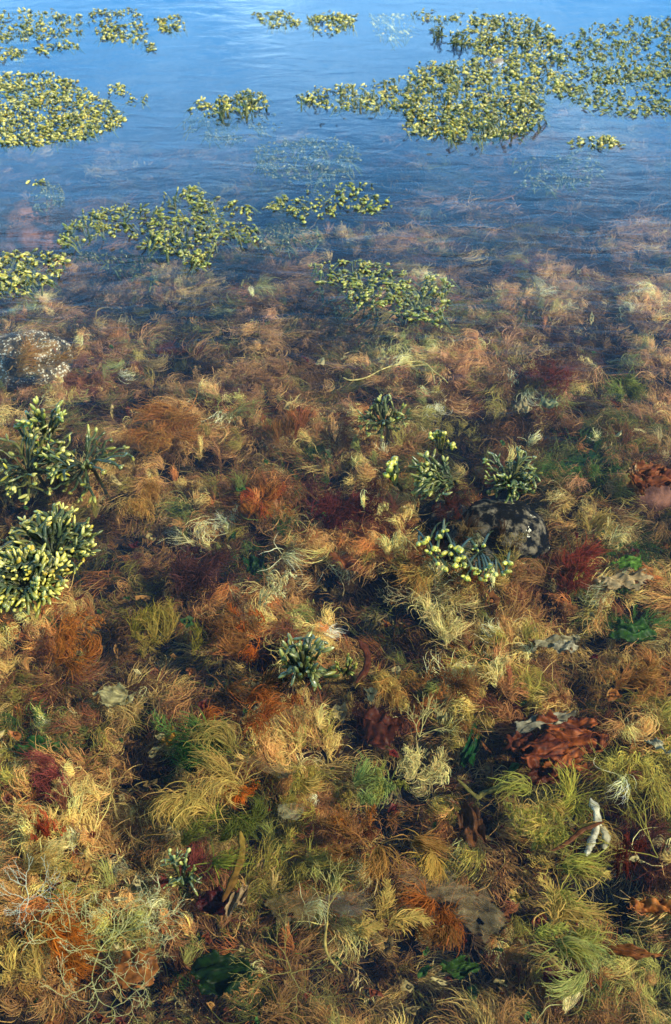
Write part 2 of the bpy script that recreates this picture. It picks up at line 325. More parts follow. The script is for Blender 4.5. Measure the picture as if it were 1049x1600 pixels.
# hollows where the dark bed shows, some put in for shade under wrack: px, py, rx, ry
HOL = [(590, 950, 75, 35), (430, 1040, 30, 35), (375, 1065, 45, 25), (700, 905, 60, 30), (110, 925, 60, 14), (800, 1165, 22, 14), (545, 1150, 25, 30), (780, 1440, 60, 30), (950, 1480, 30, 40), (300, 1380, 45, 20), (300, 745, 40, 14),
       (100, 760, 80, 25), (770, 835, 90, 50), (680, 800, 60, 30), (590, 650, 30, 25), (400, 1240, 20, 25), (200, 1240, 30, 20), (740, 1260, 30, 25), (430, 1470, 30, 35), (350, 1520, 40, 25), (650, 990, 40, 14), (520, 970, 30, 20), (930, 800, 40, 20), (545, 455, 85, 38), (190, 412, 130, 24), (240, 300, 190, 34), (600, 236, 170, 40), (870, 268, 90, 34), (60, 290, 60, 30), (640, 505, 60, 14), (520, 395, 70, 14), (1000, 940, 35, 20)]

def carpet(acc, N, ymin, ymax, scale=1.0, dark=1.0, zoff=0.0, width=.0011, ns=(14, 34), lo=.06, hi=.15, fillholes=False):
    y = rg.uniform(ymin, ymax, N * 4); x = rg.uniform(-1, 1, N * 4) * (.25 + .34 * ymax)
    k = np.abs(x) < .25 + .34 * y; x, y = x[k][:N], y[k][:N]
    px, py = PX(x, y, np.minimum(bed(x, y) + .03, -.05))
    if not fillholes:
        k = np.ones(len(px), bool)
        for hx, hy, rx, ry in HOL:
            d = ((px - hx) / rx) ** 2 + ((py - hy) / ry) ** 2 + (fbm(px, py, .03, 9) - .5) * 1.6
            k &= ~((d < 1) & (rg.random(len(px)) < .88))
        px, py, x, y = px[k], py[k], x[k], y[k]
    if zoff > 0:
        k = rg.random(len(px)) < np.clip((fbm(x, y, 7.5, 61, 3) - .31) * 5, .28, 1); px, py, x, y = px[k], py[k], x[k], y[k]
    B = len(px)
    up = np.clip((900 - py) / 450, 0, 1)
    names_lo = ['khaki', 'tan', 'olive', 'rust', 'orange', 'golive', 'dbrown', 'cream', 'redbr', 'lime']
    w_lo = np.array([.2, .2, .13, .13, .07, .07, .06, .07, .05, .03]); w_lo /= w_lo.sum()
    names_up = ['rust', 'tan', 'pinkb', 'dbrown', 'golive', 'redbr', 'olive', 'maroon', 'khaki']
    w_up = np.array([.17, .22, .12, .13, .11, .08, .09, .03, .09]); w_up /= w_up.sum()
    # spatially coherent choice
    q = np.clip((fbm(x, y, 4.2, 21, 3) - .5) * 2.2 + .5, 0, .999); q = np.where(rg.random(B) < .6, q, rg.random(B))
    lo_i = np.array([PK.index(a) for a in names_lo])[np.searchsorted(np.cumsum(w_lo), q).clip(0, len(names_lo) - 1)]
    up_i = np.array([PK.index(a) for a in names_up])[np.searchsorted(np.cumsum(w_up), q).clip(0, len(names_up) - 1)]
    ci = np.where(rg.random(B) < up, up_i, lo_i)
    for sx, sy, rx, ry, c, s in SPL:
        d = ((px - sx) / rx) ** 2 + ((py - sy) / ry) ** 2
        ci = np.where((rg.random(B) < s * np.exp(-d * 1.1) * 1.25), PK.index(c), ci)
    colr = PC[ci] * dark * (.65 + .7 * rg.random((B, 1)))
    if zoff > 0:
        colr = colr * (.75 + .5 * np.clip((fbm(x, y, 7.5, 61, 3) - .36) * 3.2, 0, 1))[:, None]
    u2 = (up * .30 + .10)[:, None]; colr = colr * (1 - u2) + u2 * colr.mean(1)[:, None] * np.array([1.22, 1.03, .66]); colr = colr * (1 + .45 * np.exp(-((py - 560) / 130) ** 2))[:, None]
    br = fbm(x, y, 6.5, 33, 3)[:, None]; colr = colr * np.clip(.1 + 2.0 * br, .35, 1.8)
    th = fbm(x, y, 2.4, 41, 3) * 16 + rg.standard_normal(B) * .8
    kap = (fbm(x, y, 3.4, 51, 2) - .5) * 9 + rg.standard_normal(B) * 1.6
    zb = bed(x, y)
    L = scale * (lo + (hi - lo) * rg.random(B) ** 1.6)
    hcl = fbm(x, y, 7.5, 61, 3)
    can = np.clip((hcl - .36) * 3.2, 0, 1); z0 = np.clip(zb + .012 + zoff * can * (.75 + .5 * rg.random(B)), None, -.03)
    far_ = 1 - .75 * np.clip((820 - py) / 350, 0, 1)
    rise = ((.002 + .016 * rg.random(B) ** 2) * (zoff > 0) + .008) * far_; z0 = zb + .012 + (z0 - zb - .012) * (.55 + .45 * far_)
    nsv = rg.integers(ns[0], ns[1], B)
    feather = rg.random(B) < .2
    bundles(acc, x, y, z0, th, kap, L, rise, nsv, colr, feather, width=width, fan=.4, lock=.75)

a = Acc()
carpet(a, 5200, .5, 3.5, dark=.30, zoff=.0, width=.0022, ns=(14, 24), lo=.04, hi=.09, fillholes=True)  # dark turf, darkened further to paint shade into the gaps
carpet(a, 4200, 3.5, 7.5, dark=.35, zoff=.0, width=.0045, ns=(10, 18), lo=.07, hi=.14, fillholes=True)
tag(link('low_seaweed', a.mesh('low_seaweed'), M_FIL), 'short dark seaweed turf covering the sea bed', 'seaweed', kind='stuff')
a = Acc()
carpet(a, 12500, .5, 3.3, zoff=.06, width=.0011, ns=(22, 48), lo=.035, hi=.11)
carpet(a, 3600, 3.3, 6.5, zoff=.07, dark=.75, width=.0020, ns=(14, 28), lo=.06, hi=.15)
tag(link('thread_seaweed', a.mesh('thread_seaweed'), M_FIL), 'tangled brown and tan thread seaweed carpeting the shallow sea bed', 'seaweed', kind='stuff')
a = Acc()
carpet(a, 5200, .5, 3.0, zoff=.09, width=.0008, ns=(22, 70), lo=.025, hi=.08, dark=1.4)  # weed colours lightened to paint highlights on the top layer
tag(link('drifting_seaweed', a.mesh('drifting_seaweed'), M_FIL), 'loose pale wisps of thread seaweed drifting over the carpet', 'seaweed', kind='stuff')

# ---------------------------------------------------------------- single tufts
def tuft(name, px, py, rx, col, label, cat='seaweed', z=-.085, n=5, ns=60, th=None, kap=None, fan=.6, feather=.4, width=.0011, L=None, rise=.02, group=None, flat=.5):
    """a tuft of fine threads with a look of its own; rx in photo pixels"""
    c = P(px, py, z); k = mpp(px, py, z); r = rx * k; acc = Acc()
    n = int(n * 1.6); ns = int(ns * .7)
    bx = c[0] + rg.standard_normal(n) * r * .42; by = c[1] + rg.standard_normal(n) * r * flat
    cc = np.array([lin(PAL[q] if isinstance(q, str) else q) for q in (col if isinstance(col, list) else [col])])
    cc = cc * np.array([.86, .84, .60]); colr = cc[rg.integers(0, len(cc), n)] * (.8 + .4 * rg.random((n, 1)))
    T = (rg.random(n) * 6.28) if th is None else th + rg.standard_normal(n) * .6
    Kp = rg.standard_normal(n) * 1.6 if kap is None else kap + rg.standard_normal(n) * .9
    n_ = n; Ln = np.full(n, (L * k * .72 if L else r * 1.0)) * (.7 + .5 * rg.random(n))
    bundles(acc, bx, by, np.full(n, z), T, Kp, Ln, np.full(n, rise), np.full(n, ns), colr, rg.random(n) < feather, fan=fan * .8, width=width, lock=.55)
    for i in range(len(acc.V)): acc.V[i] = acc.V[i] - c
    return tag(link(name, acc.mesh(name), M_FIL, loc=c), label, cat, group)

def branchy(name, px, py, hpx, ang, col, label, cat='seaweed', z=-.05, depth=5, wid=.0016, thin=.62, spreada=.5, n0=1, curl=.3, splitp=.9, tipc=None):
    """branching weed: stalk that forks again and again; hpx overall height in photo pixels"""
    c = P(px, py, z); k = mpp(px, py, z); acc = Acc(); Lt = hpx * k; c0 = lin(col); c1 = lin(tipc or col)
    def grow(p, th, L, w, d, zz):
        K = 5; pts = [np.array([p[0], p[1], zz])]; q = th; cu = rnd.gauss(0, curl)
        for i in range(K - 1):
            q += cu / K + rnd.gauss(0, .08)
            pts.append(pts[-1] + np.array([math.cos(q) * L / K, math.sin(q) * L / K, rnd.gauss(.0012, .0016)]))
        pts = np.array(pts); pts[:, 2] = np.minimum(pts[:, 2], .03 - c[2] * 0 - z)
        f0 = 1 - d / depth; f1 = 1 - (d - 1) / depth
        tube(acc, pts, np.linspace(w, w * .75, K), np.linspace(w, w * .75, K) * .7, c0 * (1 - f0) + c1 * f0, c0 * (1 - f1) + c1 * f1, lens=False)
        if d > 1:
            for sg in ((-1, 1) if rnd.random() < splitp else (rnd.choice((-1, 1)),)):
                grow(pts[-1], q + sg * spreada * rnd.uniform(.5, 1.2), L * rnd.uniform(.62, .95), w * .78, d - 1, pts[-1][2])
            if rnd.random() < .4: grow(pts[2], q + rnd.choice((-1, 1)) * spreada * 1.4, L * .5, w * .7, max(1, d - 2), pts[2][2])
    for i in range(n0):
        grow((0, 0), ang + (0 if n0 == 1 else (i / n0) * 6.28 * (1 if n0 > 3 else .3) + rnd.gauss(0, .2)), Lt * .3, wid * thin, depth, rnd.uniform(-.004, .004))
    return tag(link(name, acc.mesh(name), M_FIL, loc=c), label, cat)

def sheet(name, px, py, rx, ry, col, label, cat='seaweed', z=-.07, sink=.014, rot=0., rag=.35, wave=.012, film=False, fold=0., seed=None, tilt=0., pts=None, col2=None):
    """ragged wavy membrane; rx, ry half sizes in photo pixels (ry measured on the picture, so longer on the ground)"""
    wave = wave * .35 if film else wave; z = z - (0 if film else sink); c = P(px, py, z); k = mpp(px, py, z); a = rx * k
    b = float(abs(P(px, py + ry, z)[1] - P(px, py - ry, z)[1])) / 2
    sd = rnd.random() * 100 if seed is None else seed
    NG = 46; gv = np.linspace(-1.35, 1.35, NG); U, W = np.meshgrid(gv, gv); u_, w_ = U.ravel(), W.ravel()
    cb = lin(col); c2 = lin(col2 or col) if col2 else cb * .45
    wx_ = u_ + .5 * (fbm(u_ + sd, w_, 1.3, 3, 3) - .5); wy_ = w_ + .5 * (fbm(u_, w_ + sd, 1.3, 7, 3) - .5)
    rad = (np.abs(wx_) ** 2.3 + np.abs(wy_) ** 2.3) ** (1 / 2.3)
    edge_ = rad + rag * 2.2 * (fbm(u_ + sd, w_ - sd, 1.7, 11, 4) - .5) + rag * .5 * (fbm(u_, w_ + sd, 7, 15, 3) - .5)
    keep = (edge_ < .98) & (fbm(u_ - sd, w_ + sd, 3.1, 19, 3) < .80)
    x, y = wx_ * a, wy_ * b; xr = x * math.cos(rot) - y * math.sin(rot); yr = x * math.sin(rot) + y * math.cos(rot)
    dirn = sd * 1.7; al = u_ * math.cos(dirn) + w_ * math.sin(dirn)                     # wrinkles run one way
    h = (fbm(u_ + sd, w_, 1.2, 4, 3) - .5) * 3.0 * wave + wave * .35 * np.sin(al * 7 + 5 * fbm(u_, w_ + sd, 1.5, 5, 2)) + rad ** 3 * wave * 1.2 * (fbm(u_ + sd, w_, 4, 6, 2) - .5) + tilt * yr
    V = np.stack([xr, yr, h], -1)
    mixf = np.clip((fbm(al * 6 + sd, (u_ * math.sin(dirn) - w_ * math.cos(dirn)) * 1.1, 1.6, 9, 4) - .3) * 2.2, 0, 1)[:, None]
    C = cb * mixf + c2 * (1 - mixf)
    gi = np.arange(NG * NG).reshape(NG, NG); Fq = np.stack([gi[:-1, :-1], gi[:-1, 1:], gi[1:, 1:], gi[1:, :-1]], -1).reshape(-1, 4)
    Fq = Fq[keep[Fq].all(1)]; used, inv = np.unique(Fq, return_inverse=True); V = V[used]; C = C[used]; Fq = inv.reshape(-1, 4)
    V[:, 2] = np.minimum(V[:, 2], .004 - z); F = [tuple(q) for q in Fq]
    T = np.zeros((len(V), 3)); T[:, 2] = .0006                      # a real thickness
    Vb = V - T; n = len(V); Fb = [(d + n, cc_ + n, bb + n, aa + n) for aa, bb, cc_, d in F]
    es = {}
    for q in F:
        for k_ in range(4): es[(q[k_], q[(k_ + 1) % 4])] = 1
    Fe = [(p_, p_ + n, q_ + n, q_) for p_, q_ in es if (q_, p_) not in es]
    acc = Acc(); acc.add(np.concatenate([V, Vb]), F + Fb + Fe, np.concatenate([C, C]))
    return tag(link(name, acc.mesh(name), M_FILM if film else M_SHEET, loc=c), label, cat)

def strap(name, pix, z, wpx, col, label, cat='seaweed', thick=.0008, tip=.2, m=None, col2=None, lens=True, parent=None, wv=None):
    """a long blade or string through photo pixels, lying at level z (number or list)"""
    zs = z if isinstance(z, (list, tuple)) else [z] * len(pix)
    pp = np.array([P(x, y, q) for (x, y), q in zip(pix, zs)])
    # Catmull-Rom
    out_ = []; n = len(pp); E = np.vstack([2 * pp[0] - pp[1], pp, 2 * pp[-1] - pp[-2]])
    for i in range(n - 1):
        for t in np.linspace(0, 1, 7, endpoint=False):
            p0, p1, p2, p3 = E[i], E[i + 1], E[i + 2], E[i + 3]
            out_.append(.5 * (2 * p1 + (p2 - p0) * t + (2 * p0 - 5 * p1 + 4 * p2 - p3) * t * t + (3 * p1 - p0 - 3 * p2 + p3) * t ** 3))
    out_.append(pp[-1]); out_ = np.array(out_); c = out_[0].copy(); k = mpp(*pix[0], zs[0])
    s = np.linspace(0, 1, len(out_)); wd = wpx * k * .5 * (np.clip(np.minimum(s, 1 - s) * 6, 0, 1) ** .6 * (1 - tip) + tip)
    if wv: wd = wd * np.interp(s, np.linspace(0, 1, len(wv)), wv)
    wd = wd * (1 + (.5 if lens else .35) * (np.array([float(fbm(q * 9, pix[0][0], 1.3, 4, 3)) for q in s]) - .5) * 2)
    out_[:, 2] = np.minimum(out_[:, 2] + (0 if not lens else .006 * (np.array([float(vn(q * 6, pix[0][1], 1, 2)) for q in s]) - .5)), .012)
    acc = Acc(); tube(acc, out_ - (c if parent is None else np.array(parent.location)), wd, np.maximum(thick, wd * .05) if lens else wd * .8, lin(col), lin(col2 or col), lens=lens)
    o = link(name, acc.mesh(name), m or M_SHEET, parent=parent, loc=None if parent else c)
    return o if parent else tag(o, label, cat)

# ---------------------------------------------------------------- wrack: shared bladder shapes
def bladder_shape(kind, L, Wd, c0, c1):
    """local +X is the growing direction; base at the origin"""
    acc = Acc(); NU, NV = 9, 7
    def body(o, yaw, L, Wd, sq=.85):
        V = []; C = []
        for i in range(NU):
            s = i / (NU - 1); r = max(.02, math.sin(math.pi * (s ** .8) * .97 + .03)) ** .62 * Wd * (.75 + .35 * s)
            for j in range(NV):
                t = j / NV * 2 * math.pi; b = 1 + .10 * math.sin(3 * t + 5 * s) + .07 * math.sin(9 * s + 2 * t)
                x, y, z = s * L, math.cos(t) * r * b, math.sin(t) * r * b * sq
                V.append((o[0] + x * math.cos(yaw) - y * math.sin(yaw), o[1] + x * math.sin(yaw) + y * math.cos(yaw), o[2] + z))
                C.append(np.asarray(c0) * (1 - s ** .8) + np.asarray(c1) * s ** .8)
        F = [(i * NV + j, i * NV + (j + 1) % NV, (i + 1) * NV + (j + 1) % NV, (i + 1) * NV + j) for i in range(NU - 1) for j in range(NV)]
        acc.add(V, F, C)
    if kind == 0: body((0, 0, 0), 0, L, Wd)
    elif kind == 1: body((0, 0, 0), 0, L * 1.35, Wd * .8)
    elif kind == 2: body((0, .1 * Wd, 0), .42, L * 1.05, Wd * .72); body((0, -.1 * Wd, 0), -.42, L, Wd * .72)
    else: body((0, 0, 0), 0, L * .8, Wd * 1.15); body((L * .1, 0, 0), .75, L * .8, Wd * .6)
    return acc
def make_protos(n, c0s, c1s, L=.015, Wd=.0055):
    """n different bladders of unit scale, as meshes and as arrays"""
    P_ = []
    for i in range(n):
        c0 = lin(rnd.choice(c0s)) * rnd.uniform(.8, 1.15); c1 = lin(rnd.choice(c1s)) * rnd.uniform(.8, 1.15)
        a_ = bladder_shape(i % 4, L * rnd.uniform(.85, 1.2), Wd * rnd.uniform(.85, 1.2), c0, c1)
        me = a_.mesh('air_bladder'); me.materials.append(M_TIP)
        P_.append((me, np.concatenate(a_.V), np.concatenate(a_.F), np.concatenate(a_.C)))
    return P_
YEL = make_protos(16, [(58, 74, 34), (72, 86, 36), (84, 84, 30)], [(160, 160, 62), (178, 174, 76), (138, 148, 58), (184, 180, 84), (154, 140, 44)], L=.0155, Wd=.0048)
OLV = make_protos(12, [(36, 46, 24), (46, 56, 26)], [(118, 122, 54), (138, 138, 66), (92, 100, 46)], L=.016, Wd=.0041)
MATP = make_protos(20, [(74, 88, 36), (92, 98, 40), (104, 100, 36)], [(204, 192, 78), (222, 208, 100), (176, 172, 70), (220, 208, 112), (200, 168, 52), (212, 196, 70), (120, 124, 58), (104, 96, 44)], L=.0155, Wd=.0048) + YEL[:6] + OLV[:8]  # dark olive ones mixed in as shadows among the lit yellow tips
BRT = make_protos(12, [(100, 110, 40), (130, 130, 46)], [(192, 182, 70), (204, 196, 84), (168, 164, 60)], L=.0125, Wd=.0062)

def rotm(az, pitch, roll=0):
    return Euler((roll, -pitch, az), 'XYZ').to_matrix()

def inside(poly, x, y):
    c = False; n = len(poly); j = n - 1
    for i in range(n):
        xi, yi = poly[i]; xj, yj = poly[j]
        if ((yi > y) != (yj > y)) and (x < (xj - xi) * (y - yi) / (yj - yi + 1e-9) + xi): c = not c
        j = i
    return c

BLK = [lin((40, 50, 26)), lin((50, 58, 28)), lin((32, 42, 26)), lin((62, 62, 28))]
def wrack_mat(poly, label, dens=.55, tiprange=(.4, 1.05), protos=None, z=0.0, upr=.5, edge=0.0, spiky=0., group='mats of bladder wrack floating on the water', under=True, hole=.42, cat='seaweed', name='bladder_wrack', ncap=100):
    """floating mat: forked blades lying in the water, yellow bladders breaking the surface"""
    protos = protos or MATP
    xs = [p[0] for p in poly]; ys = [p[1] for p in poly]
    cx, cy = sum(xs) / len(xs), sum(ys) / len(ys); c = P(cx, cy, z); e = empty(name, c, label, cat, group)
    k = mpp(cx, cy); area = 0; n = len(poly)
    for i in range(n): area += poly[i][0] * poly[(i + 1) % n][1] - poly[(i + 1) % n][0] * poly[i][1]
    area = abs(area) / 2 * k * k / math.sin(max(.3, math.atan2(CAM_H, c[1])))
    N = int(area * dens / 1.3e-4)
    tips = []; tries = 0; ymax = max(ys); so_ = rnd.random() * 50
    while len(tips) < N and tries < N * 30:
        tries += 1
        x = rnd.uniform(min(xs), max(xs)); y = rnd.uniform(min(ys), max(ys))
        jx = x + rnd.gauss(0, 3.5); jy = y + rnd.gauss(0, 2.2)
        if not inside(poly, jx, jy): continue
        d = float(fbm(x + so_, y * 2.3, .045, 13, 3)); dd = float(fbm(x, y * 2.2, .12, so_, 2))
        low = edge * max(0, 1 - (ymax - y) / (ymax - min(ys) + 1) * 2.2)
        if d * .6 + dd * .4 + low < hole + rnd.gauss(0, .04) and rnd.random() < .93: continue
        tips.append((x, y))
    tips.sort(key=lambda t: -t[1])
    fa = Acc(); ta = Acc(); flow = rnd.uniform(0, 6.28)
    for i, (x, y) in enumerate(tips):
        big = rnd.uniform(*tiprange); hgt = z + rnd.uniform(-.003, .006) + (rnd.random() < spiky) * rnd.uniform(.01, .025)
        p = P(x, y, hgt); az = flow + (float(vn(x, y, .03, 3)) - .5) * 9 + rnd.gauss(0, .7); pitch = rnd.uniform(-.25, upr * 1.6) if rnd.random() < .3 else rnd.uniform(-.2, .25)
        m3 = rotm(az, pitch, rnd.uniform(-.6, .6)); d = np.array(m3 @ Vector((1, 0, 0)))
        me, pv, pf, pc = rnd.choice(protos)
        if i < ncap:
            b = bpy.data.objects.new('air_bladder', me); COL.objects.link(b); b.parent = e
            b.location = p - c; b.rotation_euler = m3.to_euler(); b.scale = (big,) * 3
        else:
            ta.add((np.array(m3) @ pv.T).T * big + (p - c), pf, pc)
        if rnd.random() < .85:
            q0 = p - c; ln = rnd.uniform(.012, .034); dh = np.array([math.cos(az + rnd.gauss(0, .4)), math.sin(az), 0])
            pts = [q0 + d * .002, q0 - dh * ln * .3 + np.array([0, 0, -.004 - .3 * max(0, hgt - z)]), q0 - dh * ln * .65 + np.array([0, 0, -.009 - max(0, hgt - z)]), q0 - dh * ln + np.array([0, 0, -.014 - max(0, hgt - z)])]
            cb = rnd.choice(BLK) * rnd.uniform(.8, 1.6)
            tube(fa, pts, np.array([.002, .0032, .0032, .002]) * big * 1.1, .0009, cb * 2.4, cb * 1.2)
    if fa.n: link('frond', fa.mesh('frond'), M_BLADE, parent=e)['kind'] = 'stuff'
    if ta.n: link('air_bladder', ta.mesh('air_bladder'), M_TIP, parent=e)['kind'] = 'stuff'
    return e

def wrack_clump(px, py, rpx, label, n=60, protos=None, tip=(.9, 1.3), az=(0, 360), rmin=.25, zc=-.032, ztip=(-.02, .02), blade=.0042, bcol=BLK, nt=(1, 3), bend=.5, off=(0, 0), fcol=2.0, name='bladder_wrack', cat='seaweed', lift=0):
    """rosette growing from a holdfast; each forked frond is a part, its bladders its sub-parts"""
    protos = protos or OLV; c = P(px, py, zc); k = mpp(px, py, 0); Rr = rpx * k
    # the crown is seen at the surface: shift so that it projects there
    c0 = P(px + off[0], py + off[1], 0); base = np.array([c0[0], c0[1], zc]); e = empty(name, base, label, cat)
    h = Acc(); tube(h, [(.02, .10, min(-.02, bed(base[0], base[1] + .1) - zc)), (.01, .03, -.03), (0, 0, .008)], [.005, .004, .003], [.005, .004, .003], BLK[2], BLK[2], side=(0, 1, 0), lens=False)
    link('holdfast', h.mesh('holdfast'), M_BLADE, parent=e)
    for i in range(n):
        A = R(rnd.uniform(*az)); rr = Rr * (rmin + (1 - rmin) * rnd.random() ** .55)
        zt = rnd.uniform(*ztip) - zc; fr_ = rr / Rr
        cb = rnd.choice(bcol) * rnd.uniform(.8, 1.5); acc = Acc(); bl = []
        def path(A0, A1, r0, r1, z0, z1, K=7):
            q = []
            for j in range(K):
                s = j / (K - 1); a_ = A0 + (A1 - A0) * s; r_ = r0 + (r1 - r0) * s
                q.append((math.cos(a_) * r_, math.sin(a_) * r_, z0 + (z1 - z0) * (s ** .6 if lift == 0 else s) + .004 * math.sin(s * 5 + i)))
            return np.array(q)
        bd = rnd.gauss(0, bend); fork = rnd.uniform(.45, .75)
        zm = zt * (.55 + .35 * rnd.random())
        main = path(A, A + bd * .4, 0.004, rr * fork, 0.0, zm)
        tube(acc, main, np.linspace(blade * .45, blade, len(main)), .0011, cb, cb * 1.3)
        m_ = rnd.randint(*nt); base_a = A + bd * .4
        for q in range(m_):
            da = (q - (m_ - 1) / 2) * rnd.uniform(.18, .4) + rnd.gauss(0, .08)
            z2 = zt + rnd.gauss(0, .004)
            br_ = path(base_a, base_a + da, rr * fork, rr * rnd.uniform(.88, 1.08), zm, z2, 5)
            tube(acc, br_, np.linspace(blade, blade * .7, 5), .0011, cb * 1.3, cb * fcol)
            d = br_[-1] - br_[-2]; bl.append((br_[-1] - d * .15, d))
        f = link('frond', acc.mesh('frond'), M_BLADE, parent=e)
        for p, d in bl:
            me = rnd.choice(protos)[0]; b = bpy.data.objects.new('air_bladder', me); COL.objects.link(b); b.parent = f
            b.location = p; sc_ = rnd.uniform(*tip); b.scale = (sc_, sc_, sc_)
            azz = math.atan2(d[1], d[0]) + rnd.gauss(0, .55); pt = math.atan2(d[2], math.hypot(d[0], d[1])) + rnd.uniform(-.35, .3)
            b.rotation_euler = rotm(azz, pt, rnd.uniform(-1, 1)).to_euler()
    return e

# ---------------------------------------------------------------- floating mats (upper half of the photograph)
wrack_mat([(-20, 22), (60, 14), (128, 24), (130, 50), (60, 62), (-20, 66)], 'pale sparse mat of wrack in the far left corner of the water', dens=.42, edge=.1)
wrack_mat([(138, 12), (215, 14), (232, 50), (225, 68), (160, 62), (140, 38)], 'ragged mat of wrack between the far left corner mat and a small oval mat', dens=.5)
wrack_mat([(240, 30), (280, 22), (292, 44), (262, 52), (242, 46)], 'small oval mat of wrack far off, right of the ragged mat', dens=.6)
wrack_mat([(52, 72), (125, 64), (124, 76), (58, 86)], 'thin yellow strip of wrack above the big left mat', dens=.6)
wrack_mat([(-10, 72), (30, 72), (38, 92), (-10, 97)], 'tiny mat of yellow wrack touching the left side above the big left mat', dens=.6)
wrack_mat([(224, 68), (240, 66), (240, 78), (226, 79)], 'dark speck of wrack below the ragged far mat', dens=.9, hole=.2)
wrack_mat([(-30, 118), (60, 112), (112, 124), (140, 146), (176, 158), (196, 182), (184, 198), (130, 216), (70, 226), (-30, 228)], 'large dense yellow-green mat of wrack at the left with a crowded near rim', dens=1.05, edge=.32, hole=.36)
wrack_mat([(160, 130), (180, 128), (236, 156), (234, 165), (200, 168), (176, 154)], 'loose trail of wrack leaving the right end of the large left mat', dens=.4, hole=.5)
wrack_mat([(288, 164), (300, 158), (334, 162), (332, 178), (300, 180)], 'small low line of wrack left of an upright dark one', dens=.6, hole=.4)
wrack_mat([(338, 150), (385, 142), (418, 146), (420, 172), (380, 172), (345, 178)], 'small mat of wrack with upright dark tips in open water', dens=.8, spiky=.4, hole=.42)
wrack_mat([(396, 20), (440, 16), (470, 30), (462, 44), (420, 44)], 'small far mat of wrack, left one of the pair at the top', dens=.6)
wrack_mat([(478, 26), (520, 16), (556, 22), (556, 44), (515, 54), (482, 46)], 'small far mat of wrack, right one of the pair at the top', dens=.7)
wrack_mat([(578, 22), (632, 20), (650, 50), (625, 70), (585, 52)], 'pale half-sunken mat of wrack between the top pair and the big right mat', dens=.35, z=-.012)
wrack_mat([(676, 42), (692, 40), (690, 60), (680, 62)], 'dark upright sprig of wrack in open water, left one of two', dens=1.0, spiky=.8, hole=.2, protos=OLV)
wrack_mat([(708, 50), (722, 48), (724, 66), (712, 68)], 'dark upright sprig of wrack in open water, right one of two', dens=1.0, spiky=.8, hole=.2, protos=OLV)
wrack_mat([(456, 150), (500, 132), (560, 136), (632, 118), (640, 165), (580, 174), (520, 170), (470, 160)], 'tapering arm of wrack reaching left from the big right mat', dens=.6, spiky=.1, hole=.42)
wrack_mat([(630, 122), (660, 98), (720, 94), (770, 120), (852, 140), (852, 182), (830, 206), (770, 218), (700, 218), (640, 205), (628, 170)], 'dense yellow lobe of wrack, nearest part of the big right mat', dens=1.0, edge=.3, hole=.38, spiky=.12)
wrack_mat([(700, 60), (760, 22), (820, 20), (870, 50), (880, 90), (850, 100), (800, 90), (750, 84)], 'yellow-green mat of wrack at the top, left of the far right corner', dens=.75, hole=.38, spiky=.1)
wrack_mat([(722, 92), (760, 84), (860, 96), (900, 120), (880, 150), (800, 136), (740, 116)], 'band of wrack around a pale boulder in the big right mat', dens=.7, hole=.38)
wrack_mat([(868, 60), (960, 30), (1075, 24), (1075, 120), (960, 130), (880, 110)], 'darker scattered wrack filling the far right corner', dens=.5, hole=.44, protos=YEL + OLV)
wrack_mat([(860, 118), (960, 120), (1075, 110), (1075, 172), (1010, 182), (920, 172), (880, 152)], 'scattered wrack at the right side below the far right corner', dens=.55, hole=.42, edge=.1, protos=YEL + OLV)
wrack_mat([(640, 16), (700, 22), (760, 14), (756, 34), (690, 36), (650, 30)], 'thin far line of wrack along the top edge left of the big right mat', dens=.35, hole=.46)
wrack_mat([(886, 222), (905, 214), (932, 216), (940, 212), (975, 220), (972, 232), (935, 230), (900, 228)], 'short string of yellow wrack alone below the right mat', dens=.85, hole=.4)
wrack_mat([(88, 376), (112, 346), (160, 324), (240, 322), (288, 290), (318, 288), (322, 306), (390, 318), (396, 332), (345, 336), (404, 350), (410, 378), (350, 372), (330, 392), (326, 420), (296, 414), (276, 394), (250, 396), (222, 382), (228, 370), (160, 366), (128, 376), (104, 388)], 'long dark green mat of wrack across the left middle of the water', dens=.72, edge=.1, hole=.41, spiky=.06, protos=YEL + OLV[:6])
wrack_mat([(400, 322), (420, 308), (500, 296), (545, 284), (575, 282), (590, 302), (614, 318), (600, 332), (560, 330), (500, 340), (480, 350), (440, 328)], 'mat of wrack at the centre, right of the long dark green mat', dens=.5, hole=.44, protos=YEL + OLV[:6])
wrack_mat([(478, 416), (520, 408), (570, 404), (630, 422), (640, 440), (620, 470), (556, 482), (540, 470), (540, 448), (500, 432)], 'left half of the nearest small mat of wrack over deep shade', dens=.75, hole=.38, upr=.15, protos=YEL + OLV[:6])
wrack_mat([(610, 440), (668, 430), (710, 432), (708, 456), (696, 480), (692, 508), (650, 502), (622, 490), (620, 470), (604, 460)], 'right half of the nearest small mat of wrack over deep shade', dens=.75, hole=.38, upr=.15, protos=YEL + OLV[:6])
wrack_mat([(-30, 396), (30, 390), (80, 396), (104, 406), (94, 420), (84, 440), (40, 458), (-30, 470)], 'dense pale yellow mat of wrack at the left above the barnacled boulder', dens=1.0, edge=.2, hole=.34)
wrack_mat([(44, 282), (52, 278), (68, 282), (62, 288), (46, 288)], 'few crumbs of yellow wrack at the left, above the pink boulders', dens=.8, hole=.25)

